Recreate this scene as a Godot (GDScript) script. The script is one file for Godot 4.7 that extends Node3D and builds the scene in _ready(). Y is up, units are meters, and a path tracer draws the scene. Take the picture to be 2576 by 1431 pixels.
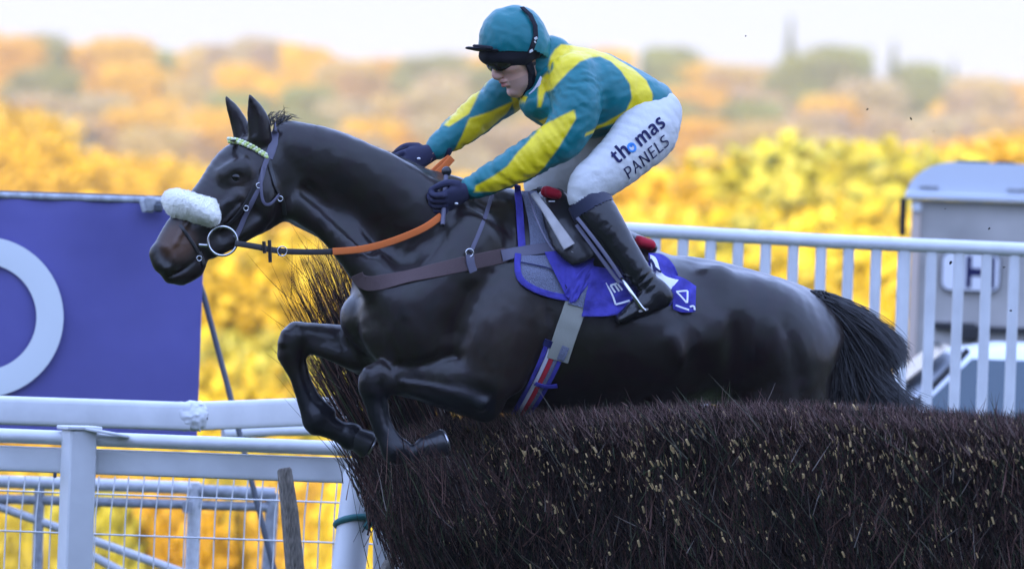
extends Node3D

# ------------------------------------------------------------------ camera constants (photograph measured at 2576 x 1431)
const FP := 18550.0
const CX := 1288.0
const CY := 715.5
const MPP := 1.0 / 742.0
var cam_t: Transform3D
var horse_t: Transform3D
var horse_inv: Transform3D
var rng := RandomNumberGenerator.new()
var taken := {}
var M := {}


func _ready() -> void:
	rng.seed = 7
	# ---- camera
	var cam := Camera3D.new()
	cam.name = "camera"
	add_child(cam)
	cam.position = Vector3(0, 2.05, 25)
	cam.rotation = Vector3(deg_to_rad(-0.664), 0, deg_to_rad(2.0))
	var lens := CameraAttributesPhysical.new()
	lens.frustum_focal_length = 311.1
	lens.frustum_focus_distance = 24.9
	lens.frustum_near = 1.0
	lens.frustum_far = 3000.0
	lens.exposure_aperture = 5.0
	cam.attributes = lens
	cam.current = true
	cam_t = cam.transform
	# ---- sky, air and exposure
	var env := Environment.new()
	var sky := Sky.new()
	var pm := ProceduralSkyMaterial.new()
	pm.sky_top_color = Color(0.645, 0.74, 0.97)
	pm.sky_horizon_color = Color(0.515, 0.51, 0.495)
	pm.sky_curve = 0.12
	pm.ground_horizon_color = Color(0.45, 0.42, 0.36)
	pm.ground_bottom_color = Color(0.16, 0.17, 0.10)
	pm.sun_angle_max = 25.0
	pm.sun_curve = 0.12
	sky.sky_material = pm
	env.background_mode = Environment.BG_SKY
	env.sky = sky
	env.background_energy_multiplier = 0.6
	env.tonemap_mode = Environment.TONE_MAPPER_LINEAR
	env.tonemap_exposure = 5.8
	env.fog_enabled = true
	env.fog_density = 0.0003
	env.fog_light_color = Color(0.96, 0.93, 0.90)
	env.sdfgi_enabled = true
	env.ssao_enabled = true
	env.ssil_enabled = true
	var we := WorldEnvironment.new()
	we.name = "world_environment"
	we.environment = env
	add_child(we)
	# ---- the low autumn sun behind the camera; the grandstand keeps it off the fence
	var sun := DirectionalLight3D.new()
	sun.name = "sun"
	sun.light_energy = 0.6
	sun.light_color = Color(1.0, 0.93, 0.8)
	sun.light_angular_distance = 0.5
	sun.shadow_enabled = true
	sun.rotation = Vector3(deg_to_rad(-12.0), deg_to_rad(-8.0), 0)
	add_child(sun)
	horse_t = Transform3D(Basis(Vector3.UP, deg_to_rad(14.0)), Vector3.ZERO)
	horse_inv = horse_t.affine_inverse()
	make_materials()
	build_all()


# ------------------------------------------------------------------ pixel rays to points
func ray(px: float, py: float) -> Vector3:
	return cam_t.basis * Vector3((px - CX) / FP, (CY - py) / FP, -1.0)


func wz(px: float, py: float, z: float) -> Vector3:
	var d := ray(px, py)
	return cam_t.origin + d * ((z - cam_t.origin.z) / d.z)


func hp(px: float, py: float, lat: float) -> Vector3:
	var n := horse_t.basis.z
	var d := ray(px, py)
	return horse_inv * (cam_t.origin + d * ((lat - n.dot(cam_t.origin - horse_t.origin)) / n.dot(d)))


# node of a limb: place in the picture, sideways place, half height in pixels, half width in metres
func nd(px: float, py: float, lat: float, a: float, b := -1.0) -> Array:
	return [hp(px, py, lat), a * MPP, a * MPP if b < 0.0 else b]


# ------------------------------------------------------------------ scene bookkeeping
func numbered(called: String) -> String:
	var n: int = taken.get(called, 0)
	taken[called] = n + 1
	return called if n == 0 else "%s_%03d" % [called, n]


func tag(o: Node, label := "", category := "", group := "", kind := "") -> void:
	if label:
		o.set_meta("label", label)
	if category:
		o.set_meta("category", category)
	if group:
		o.set_meta("group", group)
	if kind:
		o.set_meta("kind", kind)


func thing(called: String, label: String, category: String, at := Vector3.ZERO, group := "") -> Node3D:
	var o := Node3D.new()
	o.name = numbered(called)
	o.position = at
	tag(o, label, category, group)
	add_child(o)
	return o


func part(called: String, mesh: Mesh, mat: Material, parent: Node, at := Transform3D()) -> MeshInstance3D:
	var o := MeshInstance3D.new()
	o.name = numbered(called) if parent == self else called
	o.mesh = mesh
	o.material_override = mat
	o.transform = at
	parent.add_child(o, true)
	return o


func copies(called: String, mesh: Mesh, mat: Material, parent: Node, xf: Array, cols: Array = []) -> MultiMeshInstance3D:
	var mm := MultiMesh.new()
	mm.transform_format = MultiMesh.TRANSFORM_3D
	mm.use_colors = not cols.is_empty()
	mm.mesh = mesh
	mm.instance_count = xf.size()
	for i in xf.size():
		mm.set_instance_transform(i, xf[i])
		if not cols.is_empty():
			mm.set_instance_color(i, cols[i])
	var o := MultiMeshInstance3D.new()
	o.name = called
	o.multimesh = mm
	o.material_override = mat
	parent.add_child(o, true)
	o.set_meta("kind", "stuff")
	return o


# ------------------------------------------------------------------ implicit bodies
class Field:
	var o: Vector3
	var c: float
	var nx: int
	var ny: int
	var nz: int
	var f := PackedFloat32Array()

	func _init(lo: Vector3, hi: Vector3, cell: float) -> void:
		o = lo
		c = cell
		nx = int((hi.x - lo.x) / cell) + 2
		ny = int((hi.y - lo.y) / cell) + 2
		nz = int((hi.z - lo.z) / cell) + 2
		f.resize(nx * ny * nz)
		f.fill(1.0)

	func at(p: Vector3) -> float:
		var q := (p - o) / c
		var i := int(floorf(q.x))
		var j := int(floorf(q.y))
		var k := int(floorf(q.z))
		if i < 0 or j < 0 or k < 0 or i >= nx - 1 or j >= ny - 1 or k >= nz - 1:
			return 1.0
		var u := q.x - i
		var v := q.y - j
		var w := q.z - k
		var n := (i * ny + j) * nz + k
		var m := n + ny * nz
		var a := lerpf(lerpf(f[n], f[n + 1], w), lerpf(f[n + nz], f[n + nz + 1], w), v)
		var b := lerpf(lerpf(f[m], f[m + 1], w), lerpf(f[m + nz], f[m + nz + 1], w), v)
		return lerpf(a, b, u)

	func grad(p: Vector3) -> Vector3:
		var e := c * 1.5
		var g := Vector3(at(p + Vector3(e, 0, 0)) - at(p - Vector3(e, 0, 0)), at(p + Vector3(0, e, 0)) - at(p - Vector3(0, e, 0)), at(p + Vector3(0, 0, e)) - at(p - Vector3(0, 0, e)))
		return g.normalized() if g.length() > 1e-9 else Vector3(0, 0, 1)

	# a tapered limb of elliptical section through nodes [place, half height, half width]; k is the width of the blend; cut takes it away
	func chain(nodes: Array, k := 0.03, cut := false, side := Vector3(0, 0, 1), steps := 4) -> void:
		var pts: Array = []
		var n := nodes.size()
		if n == 1:
			pts = [nodes[0], [nodes[0][0] + Vector3(0.0005, 0, 0), nodes[0][1], nodes[0][2]]]
		for s in n - 1:
			var n0: Array = nodes[maxi(s - 1, 0)]
			var n1: Array = nodes[s]
			var n2: Array = nodes[s + 1]
			var n3: Array = nodes[mini(s + 2, n - 1)]
			for q in steps:
				var t := float(q) / steps
				pts.append([(n1[0] as Vector3).cubic_interpolate(n2[0], n0[0], n3[0], t), maxf(cubic_interpolate(n1[1], n2[1], n0[1], n3[1], t), 0.002), maxf(cubic_interpolate(n1[2], n2[2], n0[2], n3[2], t), 0.002)])
		if n > 1:
			pts.append(nodes[n - 1])
		var m := k + 3.0 * c
		var lo := Vector3(1e9, 1e9, 1e9)
		var hi := -lo
		for p: Array in pts:
			var r := Vector3.ONE * (maxf(p[1], p[2]) + m)
			lo = lo.min(p[0] - r)
			hi = hi.max(p[0] + r)
		var i0 := clampi(int((lo.x - o.x) / c), 0, nx)
		var j0 := clampi(int((lo.y - o.y) / c), 0, ny)
		var k0 := clampi(int((lo.z - o.z) / c), 0, nz)
		var i1 := clampi(int((hi.x - o.x) / c) + 2, 0, nx)
		var j1 := clampi(int((hi.y - o.y) / c) + 2, 0, ny)
		var k1 := clampi(int((hi.z - o.z) / c) + 2, 0, nz)
		var wy := j1 - j0
		var wk := k1 - k0
		if i1 <= i0 or wy <= 0 or wk <= 0:
			return
		var g := PackedFloat32Array()
		g.resize((i1 - i0) * wy * wk)
		g.fill(1.0)
		for s in pts.size() - 1:
			var A: Vector3 = pts[s][0]
			var ab: Vector3 = pts[s + 1][0] - A
			var L := maxf(ab.length(), 1e-6)
			var T := ab / L
			var S := side - T * side.dot(T)
			if S.length() < 0.05:
				S = Vector3(0.3, 1, 0.2) - T * T.dot(Vector3(0.3, 1, 0.2))
			S = S.normalized()
			var U := S.cross(T)
			var a0: float = pts[s][1]
			var a1: float = pts[s + 1][1]
			var b0: float = pts[s][2]
			var b1: float = pts[s + 1][2]
			var rr := maxf(maxf(a0, a1), maxf(b0, b1)) + m
			var tmin := -rr if s == 0 else -2.0 * c - 0.3 * minf(a0, b0)
			var tmax := L + rr if s == pts.size() - 2 else L + 2.0 * c + 0.3 * minf(a1, b1)
			var B := A + ab
			# the box of the slab: its two ends and the section's reach along each axis
			var ext := (U.abs() * (maxf(a0, a1) + m)).max(Vector3.ZERO) + S.abs() * (maxf(b0, b1) + m) + T.abs() * maxf(-tmin, tmax - L)
			var slo := A.min(B) - ext
			var shi := A.max(B) + ext
			var ia := clampi(int((slo.x - o.x) / c), i0, i1)
			var ib := clampi(int((shi.x - o.x) / c) + 2, i0, i1)
			var ja := clampi(int((slo.y - o.y) / c), j0, j1)
			var jb := clampi(int((shi.y - o.y) / c) + 2, j0, j1)
			var ka := clampi(int((slo.z - o.z) / c), k0, k1)
			var kb := clampi(int((shi.z - o.z) / c) + 2, k0, k1)
			for i in range(ia, ib):
				for j in range(ja, jb):
					var at_ := ((i - i0) * wy + j - j0) * wk - k0
					var v := Vector3(o.x + i * c, o.y + j * c, o.z + ka * c) - A
					for kk in range(ka, kb):
						var t := v.dot(T)
						if t >= tmin and t <= tmax:
							var tc := clampf(t, 0.0, L)
							var r := tc / L
							var a := a0 + (a1 - a0) * r
							var b := b0 + (b1 - b0) * r
							var mn := minf(a, b)
							var x := (t - tc) / mn
							var y := v.dot(U) / a
							var z := v.dot(S) / b
							var q := sqrt(x * x + y * y + z * z)
							var d := -mn
							if q > 0.2:
								x /= mn
								y /= a
								z /= b
								d = q * (q - 1.0) / sqrt(x * x + y * y + z * z)
							if d < g[at_ + kk]:
								g[at_ + kk] = d
						v.z += c
		var k4 := 0.25 / maxf(k, 1e-5)
		for i in range(i0, i1):
			for j in range(j0, j1):
				var at_ := ((i - i0) * wy + j - j0) * wk - k0
				var to := (i * ny + j) * nz
				for kk in range(k0, k1):
					var d := g[at_ + kk]
					if d >= 1.0:
						continue
					var e := f[to + kk]
					if cut:
						d = -d
						var h := k - absf(d - e)
						f[to + kk] = maxf(d, e) + (h * h * k4 if h > 0.0 else 0.0)
					else:
						var h := k - absf(d - e)
						f[to + kk] = minf(d, e) - (h * h * k4 if h > 0.0 else 0.0)

	# moves the surface by what the callable gives at each place near it
	func swell(by: Callable) -> void:
		for i in nx:
			for j in ny:
				for k in nz:
					var n := (i * ny + j) * nz + k
					if absf(f[n]) < 3.0 * c:
						f[n] -= by.call(o + Vector3(i, j, k) * c)

	# surface nets; keep(p) drops parts of the surface, paint(p, normal) colours it
	func surface(paint = null, keep = null, passes := 6) -> Array:
		var vid := PackedInt32Array()
		vid.resize(f.size())
		vid.fill(-1)
		var vs := PackedVector3Array()
		var sx := ny * nz
		var lim := 3.0 * c
		var corners := [0, sx, nz, sx + nz, 1, sx + 1, nz + 1, sx + nz + 1]
		var offs := [Vector3(0, 0, 0), Vector3(1, 0, 0), Vector3(0, 1, 0), Vector3(1, 1, 0), Vector3(0, 0, 1), Vector3(1, 0, 1), Vector3(0, 1, 1), Vector3(1, 1, 1)]
		var ed := [0, 1, 2, 3, 4, 5, 6, 7, 0, 2, 1, 3, 4, 6, 5, 7, 0, 4, 1, 5, 2, 6, 3, 7]
		for i in nx - 1:
			for j in ny - 1:
				var n := (i * ny + j) * nz
				for k in nz - 1:
					var v0 := f[n]
					if absf(v0) < lim:
						var neg := v0 < 0.0
						if (f[n + 1] < 0.0) != neg or (f[n + nz] < 0.0) != neg or (f[n + sx] < 0.0) != neg or (f[n + nz + 1] < 0.0) != neg or (f[n + sx + 1] < 0.0) != neg or (f[n + sx + nz] < 0.0) != neg or (f[n + sx + nz + 1] < 0.0) != neg:
							var sum := Vector3.ZERO
							var cnt := 0
							for e in 12:
								var c0: int = ed[e * 2]
								var c1: int = ed[e * 2 + 1]
								var fa := f[n + corners[c0]]
								var fb := f[n + corners[c1]]
								if (fa < 0.0) != (fb < 0.0):
									sum += (offs[c0] as Vector3).lerp(offs[c1], fa / (fa - fb))
									cnt += 1
							var p := o + (Vector3(i, j, k) + sum / cnt) * c
							if keep == null or keep.call(p):
								vid[n] = vs.size()
								vs.append(p)
					n += 1
		var idx := PackedInt32Array()
		for i in range(1, nx - 1):
			for j in range(1, ny - 1):
				var n := (i * ny + j) * nz
				for k in nz - 1:
					if vid[n] >= 0 or absf(f[n]) < lim:
						var neg := f[n] < 0.0
						if (f[n + sx] < 0.0) != neg:
							_quad(idx, vid[n], vid[n - nz], vid[n - nz - 1] if k > 0 else -1, vid[n - 1] if k > 0 else -1, neg)
						if (f[n + nz] < 0.0) != neg:
							_quad(idx, vid[n], vid[n - 1] if k > 0 else -1, vid[n - 1 - sx] if k > 0 else -1, vid[n - sx], neg)
						if (f[n + 1] < 0.0) != neg:
							_quad(idx, vid[n], vid[n - sx], vid[n - sx - nz], vid[n - nz], neg)
					n += 1
		# even out the ripples of the grid without shrinking
		for pass_ in passes:
			var sum := PackedVector3Array()
			sum.resize(vs.size())
			var cnt := PackedInt32Array()
			cnt.resize(vs.size())
			for t in range(0, idx.size(), 3):
				var a := idx[t]
				var b := idx[t + 1]
				var d := idx[t + 2]
				sum[a] += vs[b] + vs[d]
				sum[b] += vs[a] + vs[d]
				sum[d] += vs[a] + vs[b]
				cnt[a] += 2
				cnt[b] += 2
				cnt[d] += 2
			var w := 0.55 if pass_ % 2 == 0 else -0.57
			for v in vs.size():
				if cnt[v] > 5:
					vs[v] = vs[v].lerp(sum[v] / cnt[v], w)
		return dress_arrays(vs, idx, paint)

	func _quad(idx: PackedInt32Array, a: int, b: int, d: int, e: int, neg: bool) -> void:
		if a < 0 or b < 0 or d < 0 or e < 0:
			return
		if neg:
			idx.append_array(PackedInt32Array([a, d, b, a, e, d]))
		else:
			idx.append_array(PackedInt32Array([a, b, d, a, d, e]))

	static func dress(vs: PackedVector3Array, idx: PackedInt32Array, paint = null) -> ArrayMesh:
		return Field.solid(dress_arrays(vs, idx, paint))

	static func solid(arr: Array) -> ArrayMesh:
		var am := ArrayMesh.new()
		am.add_surface_from_arrays(Mesh.PRIMITIVE_TRIANGLES, arr)
		return am

	static func dress_arrays(vs: PackedVector3Array, idx: PackedInt32Array, paint = null) -> Array:
		var ns := PackedVector3Array()
		ns.resize(vs.size())
		for t in range(0, idx.size(), 3):
			var fn := (vs[idx[t + 2]] - vs[idx[t]]).cross(vs[idx[t + 1]] - vs[idx[t]])
			ns[idx[t]] += fn
			ns[idx[t + 1]] += fn
			ns[idx[t + 2]] += fn
		var cols := PackedColorArray()
		for v in vs.size():
			ns[v] = ns[v].normalized()
			if paint != null:
				cols.append(paint.call(vs[v], ns[v]))
		var arr := []
		arr.resize(Mesh.ARRAY_MAX)
		arr[Mesh.ARRAY_VERTEX] = vs
		arr[Mesh.ARRAY_NORMAL] = ns
		arr[Mesh.ARRAY_INDEX] = idx
		if paint != null:
			arr[Mesh.ARRAY_COLOR] = cols
		return arr


# several meshes as one, each with its own place
func joined(list: Array) -> ArrayMesh:
	var st := SurfaceTool.new()
	for m: Array in list:
		st.append_from(m[0], 0, m[1] if m.size() > 1 else Transform3D())
	return st.commit()


# ------------------------------------------------------------------ shapes
# a grid of points as a smooth sheet; rows of equal length, closed round when wrap is set
func grid_mesh(rows: Array, wrap := false, paint = null, caps := false) -> ArrayMesh:
	var vs := PackedVector3Array()
	var idx := PackedInt32Array()
	var w: int = (rows[0] as Array).size()
	for r: Array in rows:
		for p: Vector3 in r:
			vs.append(p)
	for i in rows.size() - 1:
		for j in (w if wrap else w - 1):
			var a := i * w + j
			var b := i * w + (j + 1) % w
			idx.append_array(PackedInt32Array([a, b, a + w, b, b + w, a + w]))
	if caps:
		for e in [0, rows.size() - 1]:
			var mid := Vector3.ZERO
			for p: Vector3 in rows[e]:
				mid += p
			var c0 := vs.size()
			for p: Vector3 in rows[e]:
				vs.append(p)
			vs.append(mid / w)
			for j in w:
				var a := c0 + j
				var b := c0 + (j + 1) % w
				idx.append_array(PackedInt32Array([b, a, c0 + w]) if e == 0 else PackedInt32Array([a, b, c0 + w]))
	return Field.dress(vs, idx, paint)


func smooth_path(pts: Array, steps := 5) -> Array:
	var out: Array = []
	var n := pts.size()
	for s in n - 1:
		for q in steps:
			out.append((pts[s] as Vector3).cubic_interpolate(pts[s + 1], pts[maxi(s - 1, 0)], pts[mini(s + 2, n - 1)], float(q) / steps))
	out.append(pts[n - 1])
	return out


# a round bar along points; radii one number or a list
func tube(pts: Array, radii, sides := 8, paint = null) -> ArrayMesh:
	var rows: Array = []
	var n := pts.size()
	var up := Vector3.ZERO
	for i in n:
		var T: Vector3 = (pts[mini(i + 1, n - 1)] - pts[maxi(i - 1, 0)]).normalized()
		if i == 0:
			up = Vector3.UP if absf(T.y) < 0.9 else Vector3.RIGHT
		up = (up - T * T.dot(up)).normalized()
		var S := up.cross(T)
		var r: float = radii[i] if radii is Array else radii
		var row: Array = []
		for k in sides:
			var an := TAU * k / sides
			row.append(pts[i] + (up * cos(an) + S * sin(an)) * r)
		rows.append(row)
	return grid_mesh(rows, true, paint, true)


# a flat band along points with the outward normals given; width across, thick outward, soft edges
func strap(pts: Array, normals: Array, width, thick: float) -> ArrayMesh:
	var rows: Array = []
	var n := pts.size()
	for i in n:
		var T: Vector3 = (pts[mini(i + 1, n - 1)] - pts[maxi(i - 1, 0)]).normalized()
		var N: Vector3 = normals[i] if normals.size() > 1 else normals[0]
		N = (N - T * T.dot(N)).normalized()
		var S := N.cross(T)
		var h: float = (width[i] if width is Array else width) * 0.5
		var b := minf(thick * 0.35, h * 0.4)
		rows.append([pts[i] + S * (h - b), pts[i] + S * h + N * b, pts[i] + S * h + N * (thick - b), pts[i] + S * (h - b) + N * thick, pts[i] - S * (h - b) + N * thick, pts[i] - S * h + N * (thick - b), pts[i] - S * h + N * b, pts[i] - S * (h - b)])
	return grid_mesh(rows, true, null, true)


# a box with chamfered edges about its middle
func box(size: Vector3, bev := 0.006) -> ArrayMesh:
	var h := size * 0.5
	var b := minf(bev, minf(h.x, minf(h.y, h.z)) * 0.45)
	var st := SurfaceTool.new()
	st.begin(Mesh.PRIMITIVE_TRIANGLES)
	var face := func(q: Array) -> void:
		var nn: Vector3 = ((q[1] as Vector3) - q[0]).cross((q[2] as Vector3) - q[0])
		var mid: Vector3 = q[0] + q[1] + q[2]
		var r := q.duplicate()
		if nn.dot(mid) > 0.0:
			r.reverse()
		for t in range(1, r.size() - 1):
			for v: Vector3 in [r[0], r[t], r[t + 1]]:
				st.set_smooth_group(-1)
				st.add_vertex(v)
	for ax in 3:
		var u := (ax + 1) % 3
		var w := (ax + 2) % 3
		for s in [-1.0, 1.0]:
			var q: Array = []
			for k in [[-1, -1], [1, -1], [1, 1], [-1, 1]]:
				var p := Vector3.ZERO
				p[ax] = s * h[ax]
				p[u] = k[0] * (h[u] - b)
				p[w] = k[1] * (h[w] - b)
				q.append(p)
			face.call(q)
			for s2 in [-1.0, 1.0]:
				var e: Array = []
				for k in [[0, -1], [0, 1], [1, 1], [1, -1]]:
					var p := Vector3.ZERO
					p[ax] = s * (h[ax] if k[0] == 0 else h[ax] - b)
					p[u] = s2 * (h[u] - b if k[0] == 0 else h[u])
					p[w] = k[1] * (h[w] - b)
					e.append(p)
				face.call(e)
	for sx in [-1.0, 1.0]:
		for sy in [-1.0, 1.0]:
			for sz in [-1.0, 1.0]:
				face.call([Vector3(sx * h.x, sy * (h.y - b), sz * (h.z - b)), Vector3(sx * (h.x - b), sy * h.y, sz * (h.z - b)), Vector3(sx * (h.x - b), sy * (h.y - b), sz * h.z)])
	st.generate_normals()
	return st.commit()


# a flat outline (points in x and y, any turn) given a thickness along z
func prism(outline: Array, depth: float) -> ArrayMesh:
	var poly := PackedVector2Array(outline)
	var tri := Geometry2D.triangulate_polygon(poly)
	var st := SurfaceTool.new()
	st.begin(Mesh.PRIMITIVE_TRIANGLES)
	st.set_smooth_group(-1)
	var put := func(a: Vector3, b: Vector3, c: Vector3, out_: Vector3) -> void:
		var l := [a, b, c] if (b - a).cross(c - a).dot(out_) < 0.0 else [a, c, b]
		for v: Vector3 in l:
			st.add_vertex(v)
	for t in range(0, tri.size(), 3):
		for s in [0.5, -0.5]:
			put.call(Vector3(poly[tri[t]].x, poly[tri[t]].y, s * depth), Vector3(poly[tri[t + 1]].x, poly[tri[t + 1]].y, s * depth), Vector3(poly[tri[t + 2]].x, poly[tri[t + 2]].y, s * depth), Vector3(0, 0, s))
	var cw := Geometry2D.is_polygon_clockwise(poly)
	for i in poly.size():
		var a := poly[i]
		var b := poly[(i + 1) % poly.size()]
		var o2 := (b - a).orthogonal() * (1.0 if cw else -1.0)
		var o3 := Vector3(-o2.x, -o2.y, 0) if not cw else Vector3(-o2.x, -o2.y, 0)
		var mid3 := Vector3((b - a).y, -(b - a).x, 0) * (-1.0 if cw else 1.0)
		o3 = mid3
		put.call(Vector3(a.x, a.y, depth * 0.5), Vector3(b.x, b.y, depth * 0.5), Vector3(b.x, b.y, -depth * 0.5), o3)
		put.call(Vector3(a.x, a.y, depth * 0.5), Vector3(b.x, b.y, -depth * 0.5), Vector3(a.x, a.y, -depth * 0.5), o3)
	st.generate_normals()
	return st.commit()


# a ring of a round bar
func ring(radius: float, bar: float) -> TorusMesh:
	var t := TorusMesh.new()
	t.inner_radius = radius - bar
	t.outer_radius = radius + bar
	t.rings = 28
	t.ring_segments = 8
	return t


# where the line of sight through a pixel first meets a body, off above its skin (in the horse's axes)
func meet(bodies: Array, px: float, py: float, off := 0.0, from := 0.55) -> Vector3:
	var lat := from
	var stepped := 0.012
	while lat > -0.4:
		var p := hp(px, py, lat)
		var d := 1.0
		for b: Field in bodies:
			d = minf(d, b.at(p))
		if d < off:
			if stepped > 0.004:
				lat += stepped
				stepped *= 0.25
			else:
				return p
		lat -= stepped
	return hp(px, py, 0.1)


func normal_of(bodies: Array, p: Vector3) -> Vector3:
	var best: Field = bodies[0]
	for b: Field in bodies:
		if b.at(p) < best.at(p):
			best = b
	return best.grad(p)


# a band laid on a body along pixels
func laid(bodies: Array, px: Array, width: float, thick: float, off := 0.001, steps := 5) -> ArrayMesh:
	var flat: Array = []
	for q: Array in px:
		flat.append(Vector3(q[0], q[1], 0))
	var pts: Array = []
	var ns: Array = []
	for q: Vector3 in smooth_path(flat, steps):
		var p := meet(bodies, q.x, q.y, off)
		pts.append(p)
		ns.append(normal_of(bodies, p))
	# even the path out
	for pass_ in 2:
		for i in range(1, pts.size() - 1):
			pts[i] = (pts[i - 1] + pts[i] * 2.0 + pts[i + 1]) * 0.25
			ns[i] = (ns[i - 1] + ns[i] * 2.0 + ns[i + 1]).normalized()
	return strap(pts, ns, width, thick)


# a cloth between two pixel lines, laid on bodies with a callable height over them
func cloth(bodies: Array, top: Array, bottom: Array, nu: int, nv: int, lift: Callable, thick := 0.004, paint = null) -> ArrayMesh:
	var tp := smooth_path(top.map(func(q): return Vector3(q[0], q[1], 0)), 4)
	var bp := smooth_path(bottom.map(func(q): return Vector3(q[0], q[1], 0)), 4)
	var rows: Array = []
	for i in nu + 1:
		var u := float(i) / nu
		var a := _along(tp, u)
		var b := _along(bp, u)
		var row: Array = []
		for j in nv + 1:
			var q := a.lerp(b, float(j) / nv)
			row.append(meet(bodies, q.x, q.y, lift.call(u, float(j) / nv)))
		rows.append(row)
	# soften jumps
	for pass_ in 2:
		var keep_ := rows.duplicate(true)
		for i in range(1, nu):
			for j in range(1, nv):
				rows[i][j] = (keep_[i][j] * 4.0 + keep_[i - 1][j] + keep_[i + 1][j] + keep_[i][j - 1] + keep_[i][j + 1]) / 8.0
	# thickness: the same sheet set back, joined round as one closed skin
	var closed: Array = []
	for i in nu + 1:
		var row: Array = []
		for j in nv + 1:
			row.append(rows[i][j])
		for j in nv + 1:
			row.append(rows[i][nv - j] - Vector3(0, 0, thick))
		closed.append(row)
	return grid_mesh(closed, true, paint, false)


func _along(path: Array, u: float) -> Vector3:
	var t := u * (path.size() - 1)
	var i := mini(int(t), path.size() - 2)
	return (path[i] as Vector3).lerp(path[i + 1], t - i)


func inside(poly: PackedVector2Array, p: Vector3) -> bool:
	return Geometry2D.is_point_in_polygon(Vector2(p.x, p.y), poly)


# a pixel outline as an outline in the horse's long plane at a sideways place
func outline(px: Array, lat: float) -> PackedVector2Array:
	var out := PackedVector2Array()
	for q: Array in px:
		var p := hp(q[0], q[1], lat)
		out.append(Vector2(p.x, p.y))
	return out


# hair: tapered strands as one mesh; each strand a list of points
func strands(list: Array, thick: float) -> ArrayMesh:
	var vs := PackedVector3Array()
	var idx := PackedInt32Array()
	for pts: Array in list:
		var n := pts.size()
		var base := vs.size()
		for i in n:
			var T: Vector3 = (pts[mini(i + 1, n - 1)] - pts[maxi(i - 1, 0)]).normalized()
			var up := Vector3.UP if absf(T.y) < 0.9 else Vector3.RIGHT
			up = (up - T * T.dot(up)).normalized()
			var S := up.cross(T)
			var r := thick * (1.0 - 0.85 * i / (n - 1))
			for k in 3:
				vs.append(pts[i] + (up * cos(TAU * k / 3) + S * sin(TAU * k / 3)) * r)
		for i in n - 1:
			for k in 3:
				var a := base + i * 3 + k
				var b := base + i * 3 + (k + 1) % 3
				idx.append_array(PackedInt32Array([a, b, a + 3, b, b + 3, a + 3]))
	return Field.dress(vs, idx)


# a field that holds all of a pixel box between two sideways places
func room(px0: float, py0: float, px1: float, py1: float, lat0: float, lat1: float, cell: float) -> Field:
	var lo := Vector3(1e9, 1e9, 1e9)
	var hi := -lo
	for x in [px0, px1]:
		for y in [py0, py1]:
			for l in [lat0, lat1]:
				var p := hp(x, y, l)
				lo = lo.min(p)
				hi = hi.max(p)
	return Field.new(lo - Vector3.ONE * 0.01, hi + Vector3.ONE * 0.01, cell)


# ------------------------------------------------------------------ the slow bodies are worked out side by side
var jobs := {}
var done := {}


func job(called: String, work: Callable) -> void:
	jobs[called] = [work, null]


func run_jobs() -> void:
	var keys := jobs.keys()
	var group := WorkerThreadPool.add_group_task(func(i: int): jobs[keys[i]][1] = (jobs[keys[i]][0] as Callable).call(), keys.size(), -1, true)
	WorkerThreadPool.wait_for_group_task_completion(group)
	for k: String in keys:
		done[k] = Field.solid(jobs[k][1])
	jobs.clear()


# ------------------------------------------------------------------ materials
func mat(called: String, col: Color, rough: float, spec := 0.5) -> StandardMaterial3D:
	var m := StandardMaterial3D.new()
	m.resource_name = called
	m.albedo_color = col.linear_to_srgb()
	m.roughness = rough
	m.metallic_specular = spec
	M[called] = m
	return m


func grain(m: StandardMaterial3D, freq: float, size: int, scale: float, height: float, world := false, stretch := Vector3.ONE, tint := 0.0) -> void:
	var n := FastNoiseLite.new()
	n.seed = rng.randi() % 1000
	n.frequency = freq
	n.fractal_octaves = 4
	var t := NoiseTexture2D.new()
	t.width = size
	t.height = size
	t.seamless = true
	t.noise = n
	m.uv1_triplanar = true
	m.uv1_world_triplanar = world
	m.uv1_scale = stretch * scale
	m.heightmap_enabled = true
	m.heightmap_texture = t
	m.heightmap_scale = height
	if tint > 0.0:
		var g := Gradient.new()
		g.set_color(0, Color(1.0 - tint, 1.0 - tint, 1.0 - tint))
		g.set_color(1, Color(1, 1, 1))
		var t2 := NoiseTexture2D.new()
		t2.width = size
		t2.height = size
		t2.seamless = true
		t2.noise = n
		t2.color_ramp = g
		m.albedo_texture = t2


func make_materials() -> void:
	var m := mat("coat", Color(1, 1, 1), 0.36, 0.36)
	m.vertex_color_use_as_albedo = true
	m.rim_enabled = true
	m.rim = 0.03
	m.clearcoat_enabled = true
	m.clearcoat = 0.4
	m.clearcoat_roughness = 0.2
	m.rim_tint = 0.0
	grain(m, 0.16, 512, 5.0, 0.07, false, Vector3(0.6, 1.6, 1), 0.3)
	mat("hair", Color(0.010, 0.009, 0.010), 0.42)
	mat("hoof", Color(0.02, 0.02, 0.022), 0.3)
	mat("plate", Color(0.55, 0.55, 0.57), 0.35).metallic = 1.0
	mat("eye", Color(0.004, 0.003, 0.003), 0.05)


# ------------------------------------------------------------------ the horse
var HB: Field     # forehand: chest, neck and fore legs
var HC: Field     # hindquarters
var HL: Field     # fore legs, finer
var HH: Field     # head
var HALF := 0.22  # where the two halves of the trunk meet


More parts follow.
